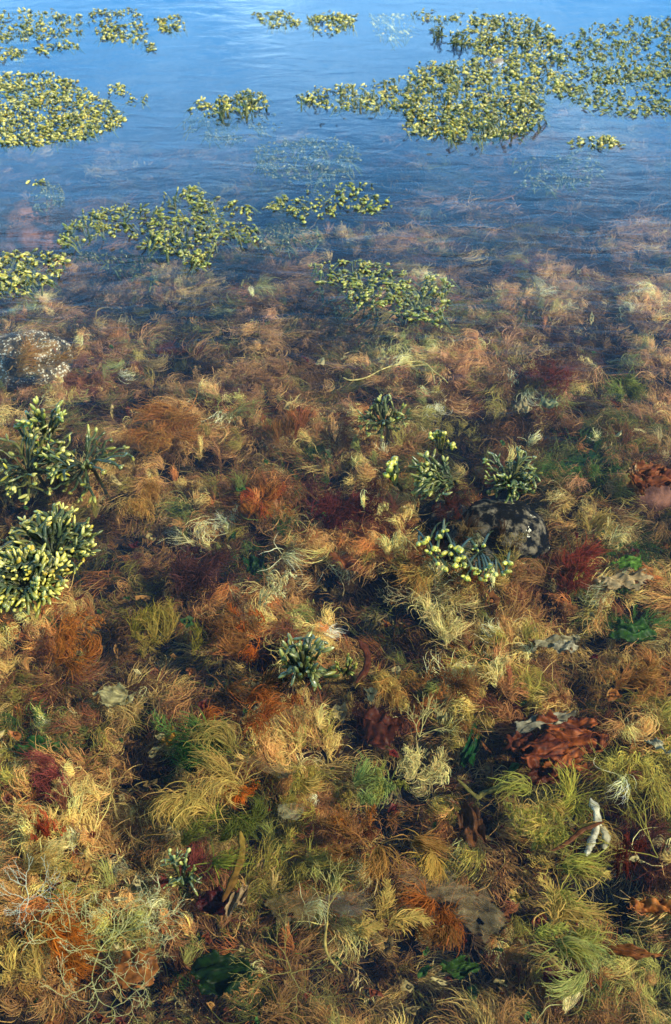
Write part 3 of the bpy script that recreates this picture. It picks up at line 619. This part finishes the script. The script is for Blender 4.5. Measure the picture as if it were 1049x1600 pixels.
# submerged wrack seen through the surface
SUB = make_protos(8, [(38, 44, 24), (48, 54, 28)], [(92, 96, 50), (108, 108, 60)])
G2 = 'pale clumps of wrack below the surface'
wrack_mat([(395, 235), (430, 220), (500, 212), (560, 230), (560, 262), (500, 290), (430, 280), (400, 262)], 'pale sunken clump of wrack under the surface above the centre mat', dens=.55, protos=SUB, z=-.05, group=G2, hole=.42)
wrack_mat([(280, 190), (330, 172), (430, 176), (440, 200), (380, 222), (300, 215)], 'faint sunken wrack below the upright dark tips', dens=.4, protos=SUB, z=-.07, group=G2, hole=.45)
wrack_mat([(50, 290), (90, 284), (104, 300), (96, 326), (60, 330)], 'dark sunken clump of wrack beside the pink boulders', dens=.6, protos=SUB, z=-.07, group=G2, hole=.4)
wrack_mat([(410, 345), (490, 352), (500, 380), (450, 396), (412, 388)], 'sunken wrack under the gap between the two middle mats', dens=.5, protos=SUB, z=-.06, group=G2, hole=.4)
wrack_mat([(800, 250), (930, 232), (940, 275), (880, 300), (810, 290)], 'dark sunken wrack below the short yellow string', dens=.35, protos=SUB, z=-.10, group=G2, hole=.45)
wrack_mat([(105, 395), (180, 388), (260, 408), (250, 440), (150, 420)], 'sunken wrack in front of the long dark green mat', dens=.35, protos=SUB, z=-.08, group=G2, hole=.45)
wrack_mat([(490, 440), (540, 440), (640, 480), (640, 510), (560, 500), (500, 480)], 'sunken wrack in the deep shade under the nearest small mat', dens=.3, protos=SUB, z=-.09, group=G2, hole=.45)

# ---------------------------------------------------------------- near wrack clumps
wrack_clump(82, 850, 74, 'dense round rosette of dark green wrack with yellow tips at the left side', n=100, rmin=.3, tip=(.6, .95), protos=OLV[:6] + MATP[:20], nt=(1, 3), ztip=(-.012, .012), off=(-4, 0))
wrack_clump(40, 905, 62, 'dense rosette of wrack with fat yellow bladders, nearest at the left side', n=96, rmin=.2, tip=(.75, 1.2), protos=MATP[:20] + YEL[:6], nt=(1, 3), ztip=(-.012, .012))
wrack_clump(150, 705, 72, 'open clump of long dark fronds with few yellow bladders, right one at the upper left', n=34, rmin=.3, tip=(.7, 1.15), protos=YEL + OLV, nt=(1, 2), ztip=(-.03, .02), blade=.0036, off=(-20, 8))
wrack_clump(40, 720, 75, 'sprawling clump of wrack with cream bladders at the left edge', n=46, rmin=.25, tip=(.75, 1.2), protos=MATP, nt=(1, 2), ztip=(-.03, .02), blade=.0036)
wrack_clump(72, 668, 34, 'little raised bunch of yellow bladders above the sprawling left clump', n=20, rmin=.1, tip=(.9, 1.3), protos=YEL, ztip=(.0, .05), nt=(1, 2))
wrack_clump(474, 1032, 44, 'compact glossy olive clump of wrack alone in the brown weed', n=32, rmin=.15, tip=(.9, 1.4), protos=OLV, nt=(1, 2), ztip=(-.02, .022), blade=.005, fcol=2.6)
wrack_clump(541, 1036, 16, 'tiny sprig of wrack with pinhead yellow tips beside the glossy olive clump', n=12, rmin=.2, tip=(.4, .6), protos=YEL, blade=.0018, ztip=(-.02, .0))
wrack_clump(600, 640, 40, 'dark clump of wrack with a cap of small yellow tips below the yellow string', n=34, rmin=.35, tip=(.55, .9), protos=YEL[:8] + OLV, ztip=(-.03, .004), az=(-10, 370), off=(0, 4), blade=.003)
wrack_clump(680, 738, 62, 'brushed olive clump of wrack with blunt tips pointing left', n=52, rmin=.3, tip=(.8, 1.2), protos=OLV + YEL[:4], az=(120, 250), ztip=(-.025, .004), blade=.003, off=(32, 0), nt=(1, 2), fcol=3)
wrack_clump(800, 738, 44, 'bushy olive-yellow clump of wrack above the dark boulder', n=44, rmin=.35, tip=(.6, .95), protos=YEL[:10] + OLV, ztip=(-.03, .015), blade=.003, fcol=3)
wrack_clump(622, 742, 16, 'short wrack sprig with two bright bladders left of the brushed olive clump', n=5, rmin=.4, tip=(1.1, 1.5), protos=BRT, az=(90, 220))
wrack_clump(690, 690, 22, 'thin sprig of wrack with yellow ends behind the brushed olive clump', n=8, rmin=.4, tip=(.7, .9), protos=BRT, blade=.0025)
wrack_clump(280, 1362, 30, 'small upright sprout of green wrack near the front', n=11, rmin=.3, tip=(.5, .8), protos=YEL[:4] + OLV, ztip=(-.02, .012), blade=.003, fcol=3)

# arc of bright bladders on the dark boulder: fronds hang over its near left flank
c = P(725, 850, -.05); arc = empty('bladder_wrack', c, 'arc of bright yellow round bladders on dark fronds along the dark boulder', 'seaweed')
BL = [(655, 847), (664, 845), (672, 843), (682, 842), (693, 828), (690, 840), (672, 864), (683, 868), (684, 880), (700, 862), (706, 865), (712, 860), (716, 863), (722, 855), (741, 852), (745, 856), (755, 853), (712, 876), (718, 873), (714, 882), (722, 879), (723, 884), (730, 886), (737, 886), (743, 893), (728, 901), (733, 903), (750, 891), (758, 888), (762, 886), (768, 892), (748, 901), (757, 899), (766, 880), (784, 893), (791, 891), (793, 879), (776, 897), (700, 890), (696, 884), (758, 905), (676, 856), (684, 858), (706, 852)]
for i, (x, y) in enumerate(BL):
    q = P(x, y, rnd.uniform(-.004, .014)) - c; o_ = P(x + rnd.uniform(-26, 30), y - rnd.uniform(4, 30), -.035) - c; acc = Acc()
    s = np.linspace(0, 1, 7)[:, None]; pts = o_ * (1 - s) + q * s; pts[:, 2] += .012 * np.sin(s[:, 0] * 3.1)
    cb = rnd.choice(BLK) * rnd.uniform(.9, 1.5); tube(acc, pts, np.linspace(.0016, .0026, 7), .001, cb, cb * 1.6)
    f = link('frond', acc.mesh('frond'), M_BLADE, parent=arc)
    b = bpy.data.objects.new('air_bladder', rnd.choice(BRT + YEL[:8])[0]); COL.objects.link(b); b.parent = f; b.location = q
    d = q - o_; sc_ = rnd.uniform(.7, 1.35); b.scale = (sc_,) * 3; b.rotation_euler = rotm(math.atan2(d[1], d[0]) + rnd.gauss(0, .6), rnd.uniform(.1, .9)).to_euler()

# ---------------------------------------------------------------- boulders
def boulder(px, py, rx, ry, h, ztop, m, label, seed=0, rough=.25, name='boulder'):
    c = P(px, py, ztop - h * .5); k = mpp(px, py, ztop - h * .5); a_, b_ = rx * k, ry * k / max(.4, math.sin(math.atan2(CAM_H, c[1])))
    NU, NV = 26, 44; V = []
    for i in range(NU + 1):
        ph = i / NU * math.pi
        for j in range(NV):
            t = j / NV * 2 * math.pi; x, y, z = math.sin(ph) * math.cos(t), math.sin(ph) * math.sin(t), math.cos(ph)
            r_ = 1 + rough * (fbm(x * 1.2 + seed + z, y * 1.2 + z * 1.7, 1.3, seed, 4) - .5) * 2
            V.append((x * a_ * r_, y * b_ * r_, z * h * r_ - h * .5))
    F = [(i * NV + j, (i + 1) * NV + j, (i + 1) * NV + (j + 1) % NV, i * NV + (j + 1) % NV) for i in range(NU) for j in range(NV)]
    return tag(link(name, np_mesh('boulder', np.array(V), F), m, loc=c), label, 'rock')
R_DARK = rock_mat('slate', (5, 6, 8), (12, 14, 16), (112, 104, 88), barn=.34, sc=38)
R_BARN = rock_mat('barnacled', (36, 36, 34), (92, 82, 66), (146, 120, 86), barn=.54, sc=26)
R_PINK = rock_mat('pink_stone', (50, 32, 28), (84, 56, 46), (120, 84, 70), sc=18)
R_PALE = rock_mat('pale_stone', (80, 74, 66), (130, 122, 110), (156, 148, 136), barn=.4, sc=30)
boulder(782, 820, 72, 42, .07, -.035, R_DARK, 'dark domed boulder mottled grey under thin water', seed=3)
boulder(690, 800, 44, 20, .04, -.10, R_DARK, 'low dark stone left of the domed boulder', seed=8)
boulder(722, 890, 62, 34, .06, -.06, R_DARK, 'black stone in shade under the arc of yellow bladders', seed=11)
boulder(40, 545, 66, 30, .06, -.075, R_BARN, 'boulder crusted with white barnacles at the left side', seed=5, rough=.3)
boulder(38, 330, 36, 13, .05, -.10, R_PINK, 'pinkish brown sunken boulder at the left, farther of two', seed=2)
boulder(40, 364, 52, 18, .06, -.10, R_PINK, 'pinkish brown sunken boulder at the left, nearer of two', seed=9)
boulder(778, 100, 22, 7, .03, .003, R_PALE, 'pale boulder top poking out of the big right mat', seed=4)
boulder(1012, 772, 40, 20, .05, -.09, R_PINK, 'rounded grey-brown stone beside the torn orange kelp', seed=6)

# ---------------------------------------------------------------- membranes and blades
SH = lambda *a_, **k_: sheet(*a_, **k_)
SH('seaweed_scrap', 180, 1090, 27, 16, (176, 166, 116), 'cream scrap of thin weed left of centre', rot=.1, rag=.45, z=-.05)
SH('kelp_scrap', 213, 1514, 36, 32, (158, 98, 44), 'flat orange-brown kelp scrap at the bottom left', z=-.05, rag=.3, rot=.4, wave=.008)
k0 = P(868, 1150, -.05); kelp = empty('torn_kelp', k0, 'large crumpled orange-brown kelp with torn blades at the right', 'kelp')
for (x, y, rx, ry, c_, ro, ti) in [(895, 1138, 50, 20, (172, 92, 40), -.2, .15), (850, 1170, 52, 26, (140, 70, 32), .5, -.2), (880, 1190, 48, 22, (178, 100, 44), .1, .25), (815, 1160, 28, 22, (104, 54, 28), -.6, .1), (930, 1160, 34, 16, (156, 84, 38), .9, -.1), (850, 1215, 40, 16, (88, 46, 24), .2, 0)]:
    o = SH('blade', x, y, rx * .85, ry * .85, c_, None, None, rot=ro, rag=.75, z=-.055 + rnd.uniform(-.02, .015), wave=.011, tilt=ti, col2=(70, 26, 12)); o.parent = kelp; o.location = Vector(o.location) - Vector(k0)
SH('seaweed_scrap', 852, 1128, 46, 10, (160, 154, 130), 'pale translucent strip behind the crumpled kelp', rot=.25, rag=.5, z=-.06)
SH('red_seaweed', 598, 1138, 28, 32, (92, 44, 28), 'dark red-brown blade with lobes between green weed near centre', rot=.2, rag=.6, z=-.055)
SH('membrane', 462, 1415, 40, 30, (150, 130, 84), 'clear tan membrane with pointed corners near the front', rot=.2, rag=.6, film=True, z=-.03)
SH('membrane', 545, 1412, 36, 20, (120, 116, 104), 'grey see-through membrane right of the pale forked stalk', rot=.1, rag=.4, film=True, z=-.03)
SH('membrane', 690, 1382, 60, 26, (160, 142, 108), 'broad clear beige membrane at front right of centre', rot=-.5, rag=.5, film=True, z=-.03)
SH('membrane', 750, 1425, 34, 40, (158, 140, 104), 'narrow clear membrane trailing down from the broad beige one', rot=.5, rag=.5, film=True, z=-.03)
SH('membrane', 420, 1196, 38, 12, (136, 118, 84), 'narrow clear brown membrane right of the dark green tuft', rot=-.5, rag=.5, film=True, z=-.04)
SH('membrane', 455, 1266, 22, 14, (168, 162, 126), 'squarish pale see-through scrap of membrane near the front centre', rot=.1, rag=.3, film=True, z=-.035)
SH('membrane', 375, 962, 28, 22, (140, 110, 76), 'clear tan film beside the white bleached strands', rag=.5, film=True, z=-.05)
SH('sea_lettuce', 350, 1522, 50, 34, (24, 50, 14), 'dark green sea lettuce at the bottom edge', rot=.1, rag=.4, z=-.045, wave=.016)
SH('sea_lettuce', 62, 1166, 34, 18, (44, 86, 24), 'bright green sea lettuce at the left side', rag=.6, z=-.07, wave=.016)
SH('sea_lettuce', 988, 986, 34, 17, (56, 96, 28), 'green sea lettuce at the right above the tan weed', rag=.5, z=-.07, wave=.014)
SH('sea_lettuce', 980, 878, 24, 11, (98, 140, 44), 'small vivid light green scrap near the right side', rag=.4, z=-.05)
SH('sea_lettuce', 908, 735, 34, 26, (40, 84, 40), 'hazy deep green lettuce right of the bushy wrack', rag=.6, z=-.12)
SH('sea_lettuce', 736, 1168, 13, 30, (28, 76, 32), 'narrow upright green blade left of the crumpled kelp', rag=.45, rot=-.35, z=-.06)
SH('sea_lettuce', 775, 1040, 18, 9, (44, 86, 26), 'small green scrap in brown weed right of centre', rag=.5, z=-.06)
SH('sea_lettuce', 722, 1508, 30, 13, (54, 84, 30), 'light green lettuce scrap near the bottom right of centre', rag=.5, z=-.05)
SH('sea_lettuce', 398, 878, 18, 14, (28, 60, 24), 'dark green scrap left of the orange weed in the middle', rag=.5, z=-.08)
SH('seaweed_scrap', 870, 1002, 38, 8, (170, 160, 124), 'long pale scrap right of centre above the green scrap', rot=.25, rag=.4, z=-.05)
SH('seaweed_scrap', 884, 1010, 22, 6, (186, 176, 146), 'short white scrap just below the long pale one', rot=-.1, rag=.4, z=-.045)
SH('seaweed_scrap', 815, 638, 13, 8, (196, 178, 130), 'cream fleck right of the yellow string, left one of two', rag=.5, z=-.07)
SH('seaweed_scrap', 858, 633, 16, 7, (160, 168, 120), 'greenish pale fleck right of the cream one', rag=.4, z=-.07)
SH('seaweed_scrap', 978, 906, 40, 12, (196, 170, 124), 'tan strip running to the right side below the vivid green scrap', rot=.1, rag=.6, z=-.05)
SH('seaweed_scrap', 264, 1151, 11, 12, (196, 142, 50), 'little amber leaf above the dark green tuft', rag=.4, z=-.05)
SH('seaweed_scrap', 78, 1362, 12, 16, (150, 100, 34), 'ochre leaf at the lower left', rag=.3, z=-.06, rot=.4)
SH('seaweed_scrap', 812, 1402, 15, 8, (186, 156, 74), 'oval tan leaf in front of the dark hollow at the lower right', rag=.15, z=-.045)
SH('seaweed_scrap', 882, 1528, 36, 18, (84, 28, 26), 'deep red blade at the bottom right', rag=.5, z=-.06)
SH('seaweed_scrap', 335, 1412, 36, 20, (70, 22, 24), 'deep red blade beside the small green sprout', rag=.5, z=-.07)
SH('seaweed_scrap', 88, 1252, 32, 18, (98, 32, 28), 'crimson blade at the left side', rag=.5, z=-.065)
SH('seaweed_scrap', 372, 1405, 12, 26, (176, 148, 110), 'pale tan blade with a red fleck near the bottom', rag=.3, z=-.05, rot=-.5)
SH('seaweed_scrap', 690, 1122, 8, 8, (200, 190, 130), 'tiny cream flake beside the pale branching weed', rag=.4, z=-.05)
SH('seaweed_scrap', 545, 880, 34, 13, (146, 86, 46), 'orange-brown blade in the middle below the crimson weed', rot=-.45, rag=.5, z=-.07)
SH('seaweed_scrap', 735, 1290, 20, 34, (104, 66, 38), 'brown translucent blade left of the yellow-green tangle', rot=.1, rag=.5, z=-.05)
strap('seaweed_scrap', [(560, 1000), (574, 1022), (572, 1046), (556, 1066)], -.05, 12, (90, 46, 28), 'dark red strap right of the tiny yellow sprig')
SH('seaweed_scrap', 1030, 1162, 22, 7, (198, 192, 162), 'white scrap slanting at the right edge', rot=-.8, rag=.4, z=-.04, sink=0)
strap('seaweed_scrap', [(376, 1300), (378, 1330), (366, 1370), (348, 1410)], -.035, 12, (142, 116, 48), 'long narrow olive strap near the front', col2=(96, 60, 24))
SH('seaweed_scrap', 1020, 1416, 36, 12, (176, 112, 50), 'orange ribbed blade at the right side near the front', rot=-.1, rag=.35, z=-.03, sink=0, col2=(120, 62, 26))
SH('seaweed_scrap', 990, 1490, 40, 6, (166, 106, 54), 'thin orange blade at the bottom right', rot=-.15, rag=.35, z=-.04, sink=0, col2=(110, 60, 28))
strap('seaweed_scrap', [(715, 1218), (745, 1246), (758, 1238), (800, 1222), (830, 1214)], -.055, 8, (116, 108, 56), 'yellow-green blade below the crumpled kelp', tip=.1)
strap('weed_string', [(537, 590), (548, 594), (572, 590), (600, 576), (636, 566), (662, 566), (678, 580), (692, 590), (700, 598)], .002, 2.3, (186, 170, 104), 'thin yellow string of weed curving on the surface above the centre', lens=False, tip=.5)
strap('weed_string', [(632, 574), (650, 571), (668, 571), (676, 582), (680, 599)], .001, 2.1, (176, 160, 100), 'short yellow strand crossing the long yellow string', lens=False, tip=.5)

# torn orange kelp stub at the right side
k0 = P(1000, 745, -.02); kelp2 = empty('kelp_stub', k0, 'torn orange kelp with streaked folds at the right edge', 'kelp')
for (x, y, rx, ry, c_, ro, ti) in [(1012, 736, 30, 9, (178, 112, 66), .1, .3), (1022, 750, 30, 10, (150, 84, 46), -.15, -.2), (996, 756, 9, 17, (190, 118, 50), .3, .1), (990, 738, 8, 5, (214, 180, 136), .6, .5), (1040, 742, 26, 14, (134, 70, 40), .3, 0)]:
    o = SH('blade', x, y, rx, ry, c_, None, None, rot=ro, rag=.4, z=-.03 + rnd.uniform(-.01, .01), wave=.014, tilt=ti, col2=(90, 42, 22), sink=0); o.parent = kelp2; o.location = Vector(o.location) - Vector(k0)
# white forked piece
k0 = P(930, 1285, -.02); wf = empty('bleached_stalk', k0, 'bright white forked stalk lying in yellow-green weed at the right', 'bleached stalk')
WH = (196, 190, 166)
strap('stem', [(923, 1246), (930, 1262), (934, 1280), (934, 1296)], -.016, 14, WH, None, parent=wf, thick=.0015, tip=.2, wv=[.4, 1, .6, 1, .7])
strap('branch', [(934, 1290), (928, 1306), (922, 1322), (916, 1338)], -.016, 11, WH, None, parent=wf, thick=.003, tip=.25)
strap('branch', [(934, 1286), (944, 1300), (948, 1314), (943, 1326)], -.018, 11, (176, 166, 134), None, parent=wf, thick=.002, tip=.35)
strap('weed_string', [(862, 1328), (884, 1318), (905, 1302), (925, 1290), (944, 1284)], -.008, 7, (110, 66, 40), 'brown strand lying across the white forked stalk')
for x, y in [(832, 786), (830, 850), (738, 823), (880, 1262), (540, 1485)]:
    pass

# ---------------------------------------------------------------- tufts with a look of their own
TF = tuft
TF('red_seaweed', 530, 806, 70, ['crimson', 'maroon'], 'wide crimson patch of fine weed in the middle', n=16, ns=80, z=-.10, flat=.2, th=.1, L=60)
TF('seaweed_tuft', 305, 903, 46, ['purple', (50, 28, 30)], 'dark purple-brown wiry tuft left of centre', n=10, ns=80, z=-.10, fan=1.2)
TF('seaweed_tuft', 410, 786, 36, [(176, 84, 50), 'orange'], 'orange-red curly tuft left of the crimson patch', n=8, ns=70, z=-.09)
TF('seaweed_tuft', 245, 800, 40, [(176, 136, 84), 'tan'], 'sandy brown curl left of the orange-red tuft', n=5, ns=110, kap=3.6, th=2.0, z=-.08)
TF('seaweed_tuft', 270, 668, 60, [(150, 100, 60), 'tan'], 'swirl of tan hair-like weed right of the open wrack clump', n=7, ns=110, th=3.4, kap=1.8, z=-.09)
TF('seaweed_tuft', 455, 680, 34, ['rust', (150, 90, 60)], 'rusty upright plume left of the dark capped clump', n=6, ns=90, th=1.9, kap=-1.0, z=-.09)
TF('seaweed_tuft', 390, 985, 42, [(176, 92, 36), 'rust'], 'fluffy orange tuft below the white bleached strands', n=8, ns=110, z=-.07, th=3.5)
TF('bleached_weed', 420, 925, 30, [(226, 214, 180), (200, 180, 140)], 'white bleached strands in the middle', n=5, ns=26, z=-.05, width=.002, th=.3)
TF('seaweed_tuft', 640, 900, 40, ['khaki', 'tan'], 'pale bent lock of weed below the domed boulder, at its left', n=3, ns=90, th=5.0, kap=-1.2, L=90, z=-.05, fan=.25, feather=0)
TF('seaweed_tuft', 680, 970, 44, ['cream', 'khaki'], 'pale frizzy tuft on black water below the arc of bladders', n=7, ns=70, z=-.06)
TF('seaweed_tuft', 240, 1010, 52, [(150, 130, 70), 'olive'], 'yellow-green fluffy tuft left of the orange one', n=7, ns=110, z=-.07, th=1.2, kap=.8)
TF('seaweed_tuft', 110, 1010, 48, [(176, 110, 54), 'orange'], 'orange-tan fan of hairs at the left below the rosettes', n=7, ns=110, z=-.07, th=.9)
TF('seaweed_tuft', 600, 1075, 40, ['khaki', 'tan'], 'khaki fan drooping right of the dark red strap', n=5, ns=120, z=-.06, th=4.9, kap=.6, L=70)
TF('seaweed_tuft', 690, 1085, 50, [(166, 104, 60), 'rust'], 'rusty brushed lock right of the khaki fan', n=4, ns=120, th=-.35, z=-.06, L=80, fan=.3)
TF('seaweed_tuft', 770, 1062, 30, ['cream', 'khaki'], 'cream frizzy knot right of centre above the kelp', n=6, ns=60, z=-.05)
TF('seaweed_tuft', 330, 1182, 55, [(24, 62, 30), (90, 120, 66)], 'dark green tuft with pale threads near the front', n=7, ns=80, z=-.06, th=2.9, kap=-.5)
TF('seaweed_tuft', 335, 1250, 60, [(160, 140, 86), 'khaki'], 'khaki swirl bending down like combed hair below the dark green tuft', n=4, ns=160, z=-.04, th=2.2, kap=2.4, L=110, fan=.25, feather=0)
TF('seaweed_tuft', 335, 1308, 66, [(120, 128, 56), 'golive'], 'soft olive-green swirl above the small green sprout', n=5, ns=110, z=-.06, th=.1, kap=.9, L=80, feather=.2)
TF('seaweed_tuft', 372, 1240, 24, [(170, 90, 34), 'orange'], 'orange tuft caught in the khaki swirl', n=4, ns=70, z=-.045, th=4.5)
TF('seaweed_tuft', 66, 1302, 26, [(196, 104, 74), (160, 70, 44)], 'salmon pink curly tuft at the left side', n=8, ns=50, z=-.05, fan=1.5, L=18)
TF('seaweed_tuft', 98, 1450, 50, [(176, 100, 38), 'orange'], 'orange horseshoe-shaped tuft at the lower left', n=5, ns=110, z=-.04, th=4.3, kap=1.8, L=90, fan=.3, feather=0)
TF('seaweed_tuft', 570, 1462, 60, [(196, 170, 96), 'khaki'], 'golden plume slanting up to the right near the front', n=2, ns=240, z=-.03, th=.85, kap=.1, L=95, fan=.25, feather=1)
TF('seaweed_tuft', 655, 1330, 50, [(190, 152, 84), 'tan'], 'golden brown brush with a fanned end at front centre', n=3, ns=180, z=-.035, th=5.6, kap=-.8, L=90, fan=.3, feather=0)
TF('seaweed_tuft', 645, 1212, 60, ['cream', 'khaki'], 'pale feather-like fan pointing right at front centre', n=3, ns=160, z=-.04, th=-.1, L=90, feather=1)
TF('seaweed_tuft', 585, 1228, 40, [(130, 146, 92), 'lime'], 'grey-green misty tuft left of the pale feather', n=5, ns=100, z=-.05)
TF('seaweed_tuft', 860, 1285, 56, [(176, 166, 84), 'lime', 'khaki'], 'yellow-green tangle left of the white forked stalk', n=10, ns=80, z=-.045)
TF('seaweed_tuft', 870, 1395, 60, [(150, 148, 80), 'khaki'], 'khaki-green lock sweeping right below the white stalk', n=4, ns=150, z=-.035, th=-.5, kap=.9, L=100, fan=.35, feather=.3)
TF('seaweed_tuft', 985, 1345, 34, [(96, 38, 34), 'maroon'], 'knobbly maroon tuft at the right below the white stalk', n=8, ns=60, z=-.045, fan=1.4, L=22)
TF('seaweed_tuft', 900, 1505, 60, [(150, 152, 100), 'lime'], 'grey-green lock curving down at the bottom right', n=3, ns=150, z=-.035, th=-.4, kap=-.7, L=110, fan=.3, feather=0)
TF('seaweed_tuft', 690, 1440, 44, [(150, 86, 44), 'rust'], 'rusty brown mop hanging right of the golden plume', n=6, ns=110, z=-.045, th=4.6)
TF('seaweed_tuft', 480, 1225, 40, [(150, 132, 70), 'khaki'], 'khaki fan left of the squarish scrap', n=4, ns=110, z=-.045, th=4.0, kap=1.0)
TF('seaweed_tuft', 965, 1075, 50, ['tan', (160, 110, 70)], 'tan and pink hair swirl at the right above the kelp', n=6, ns=120, z=-.06, th=-.4, kap=1.4)
TF('seaweed_tuft', 935, 838, 34, ['cream', 'khaki'], 'cream lock right of the domed boulder', n=4, ns=80, z=-.06, th=.3)
TF('seaweed_tuft', 890, 905, 50, [(120, 48, 36), 'redbr'], 'red-brown brushed weed right of the arc of bladders', n=6, ns=120, z=-.08, th=.6, kap=-.4)
TF('seaweed_tuft', 840, 585, 50, [(110, 48, 40), 'redbr'], 'reddish flat weed right of the yellow string', n=6, ns=100, z=-.09, th=-.2)
TF('seaweed_tuft', 965, 600, 36, [(130, 140, 80), 'golive'], 'pale green lacy weed near the right side', n=5, ns=80, z=-.08)
TF('seaweed_tuft', 400, 1100, 50, ['rust', (150, 84, 40)], 'rust curls below the glossy olive clump, at its left', n=6, ns=110, z=-.06, th=.2, kap=-1.0)
TF('seaweed_tuft', 40, 1500, 50, ['khaki', 'tan'], 'straw-coloured tangle in the bottom left corner', n=8, ns=80, z=-.04, fan=1.0)
TF('seaweed_tuft', 70, 1345, 44, ['cream', 'khaki'], 'straw lock pointing up right at the lower left', n=3, ns=90, z=-.04, th=.6, L=70, fan=.25)
TF('seaweed_tuft', 560, 1310, 40, ['rust', 'redbr', 'orange'], 'rusty crumbly tuft left of the golden brown brush', n=7, ns=70, z=-.055, fan=1.2)

branchy('branching_weed', 150, 1500, 150, 1.25, (176, 178, 120), 'white-green branching weed like fine coral at the lower left', depth=6, wid=.0015, n0=4, spreada=.42, z=-.03, curl=1.0, tipc=(200, 194, 140))
branchy('branching_weed', 185, 1455, 120, .9, (164, 170, 110), 'pale green wiry bush inside the white-green branching weed', depth=6, wid=.0012, n0=7, spreada=.5, z=-.028, curl=1.1, tipc=(200, 196, 140))
branchy('branching_weed', 512, 1440, 100, 1.6, (176, 160, 96), 'pale yellow forked stalk like antlers at front centre', depth=6, wid=.0014, n0=1, spreada=.4, z=-.02, splitp=1, tipc=(190, 176, 108))
strap('weed_string', [(512, 1440), (508, 1470), (514, 1495), (535, 1520)], -.022, 4, (180, 160, 90), 'thin straw-coloured stalk running down to the bottom centre', lens=False, tip=.5)
branchy('branching_weed', 655, 1150, 80, .6, (196, 184, 120), 'pale yellow branching weed above the narrow green blade', depth=5, wid=.0014, n0=3, spreada=.4, z=-.04)
branchy('branching_weed', 45, 1405, 70, .8, (196, 200, 180), 'white lacy weed with green scraps at the lower left', depth=5, wid=.0013, n0=6, spreada=.5, z=-.035)
branchy('branching_weed', 1028, 1340, 190, 1.6, (160, 150, 72), 'tall olive-yellow fern-like weed along the right edge', depth=6, wid=.0014, n0=2, spreada=.3, z=-.03, curl=.15)
branchy('branching_weed', 455, 1520, 120, 1.9, (150, 140, 80), 'olive twiggy weed at the bottom centre', depth=5, wid=.0012, n0=4, spreada=.4, z=-.04)
branchy('branching_weed', 645, 925, 70, 1.2, (190, 176, 130), 'thin pale twigs below the arc of bladders', depth=5, wid=.0010, n0=4, spreada=.5, z=-.05)
branchy('branching_weed', 125, 1270, 60, 1.5, (190, 176, 110), 'straw twigs right of the crimson blade', depth=5, wid=.0013, n0=2, spreada=.3, z=-.035)

TF('seaweed_tuft', 728, 838, 34, [(120, 100, 76), 'dbrown', 'grey'], 'brown threads trailing over the near side of the domed boulder', n=6, ns=70, z=-.04, th=5.4, width=.0009)
TF('seaweed_tuft', 790, 862, 30, [(150, 130, 90), 'dbrown'], 'thin tan threads on the right shoulder of the domed boulder', n=5, ns=50, z=-.04, th=.6, width=.0009)
TF('seaweed_tuft', 706, 788, 30, ['maroon', 'purple'], 'purple-brown fuzz on top left of the domed boulder', n=7, ns=60, z=-.06, width=.0009)
TF('seaweed_tuft', 60, 566, 44, [(150, 120, 80), 'tan'], 'tan fuzz in front of the barnacled boulder', n=7, ns=80, z=-.05, th=.3)
TF('seaweed_tuft', 95, 348, 40, ['pinkb', 'dbrown'], 'brownish fuzz between the pink boulders and the long dark green mat', n=7, ns=60, z=-.09)

# ragged flakes of thin weed lodged in the carpet
fk = Acc(); cols_ = [(176, 156, 100), (150, 92, 44), (120, 60, 32), (60, 96, 40), (190, 176, 124), (128, 104, 60), (100, 34, 28), (164, 120, 62)]
for i in range(520):
    px = rnd.uniform(-60, 1110); py = 480 + 1130 * rnd.random() ** .8; c = P(px, py, -.1); zb = float(bed(c[0], c[1])); zt = min(-.03, zb + rnd.uniform(.03, .12)); c = P(px, py, zt)
    r = rnd.uniform(.004, .013); q = rnd.uniform(0, 6.28); asp = rnd.uniform(.3, .9); cc = lin(rnd.choice(cols_)) * rnd.uniform(.6, 1.1); NA = 10; V = [(0, 0, .002)]
    tx, ty = rnd.gauss(0, .4), rnd.gauss(0, .4)
    for ring in (1, 2):
        for j in range(NA):
            t = j / NA * 6.283; rr = r * ring / 2 * (1 + rnd.gauss(0, .16) * ring); x, y = math.cos(t) * rr, math.sin(t) * rr * asp
            x, y = x * math.cos(q) - y * math.sin(q), x * math.sin(q) + y * math.cos(q); V.append((x, y, x * tx + y * ty + rnd.gauss(0, .0012) * ring))
    V = np.array(V) + c; V[:, 2] = np.minimum(V[:, 2], -.008)
    Fq = [(1 + j, 1 + (j + 1) % NA, 1 + NA + (j + 1) % NA, 1 + NA + j) for j in range(NA)] + [(0, 1 + j, 1 + (j + 1) % NA, 1 + (j + 2) % NA) for j in range(0, NA, 2)]
    fk.add(V, Fq, cc)
tag(link('weed_flakes', fk.mesh('weed_flakes'), M_SHEET), 'small torn flakes of weed scattered through the carpet', 'seaweed', kind='stuff')
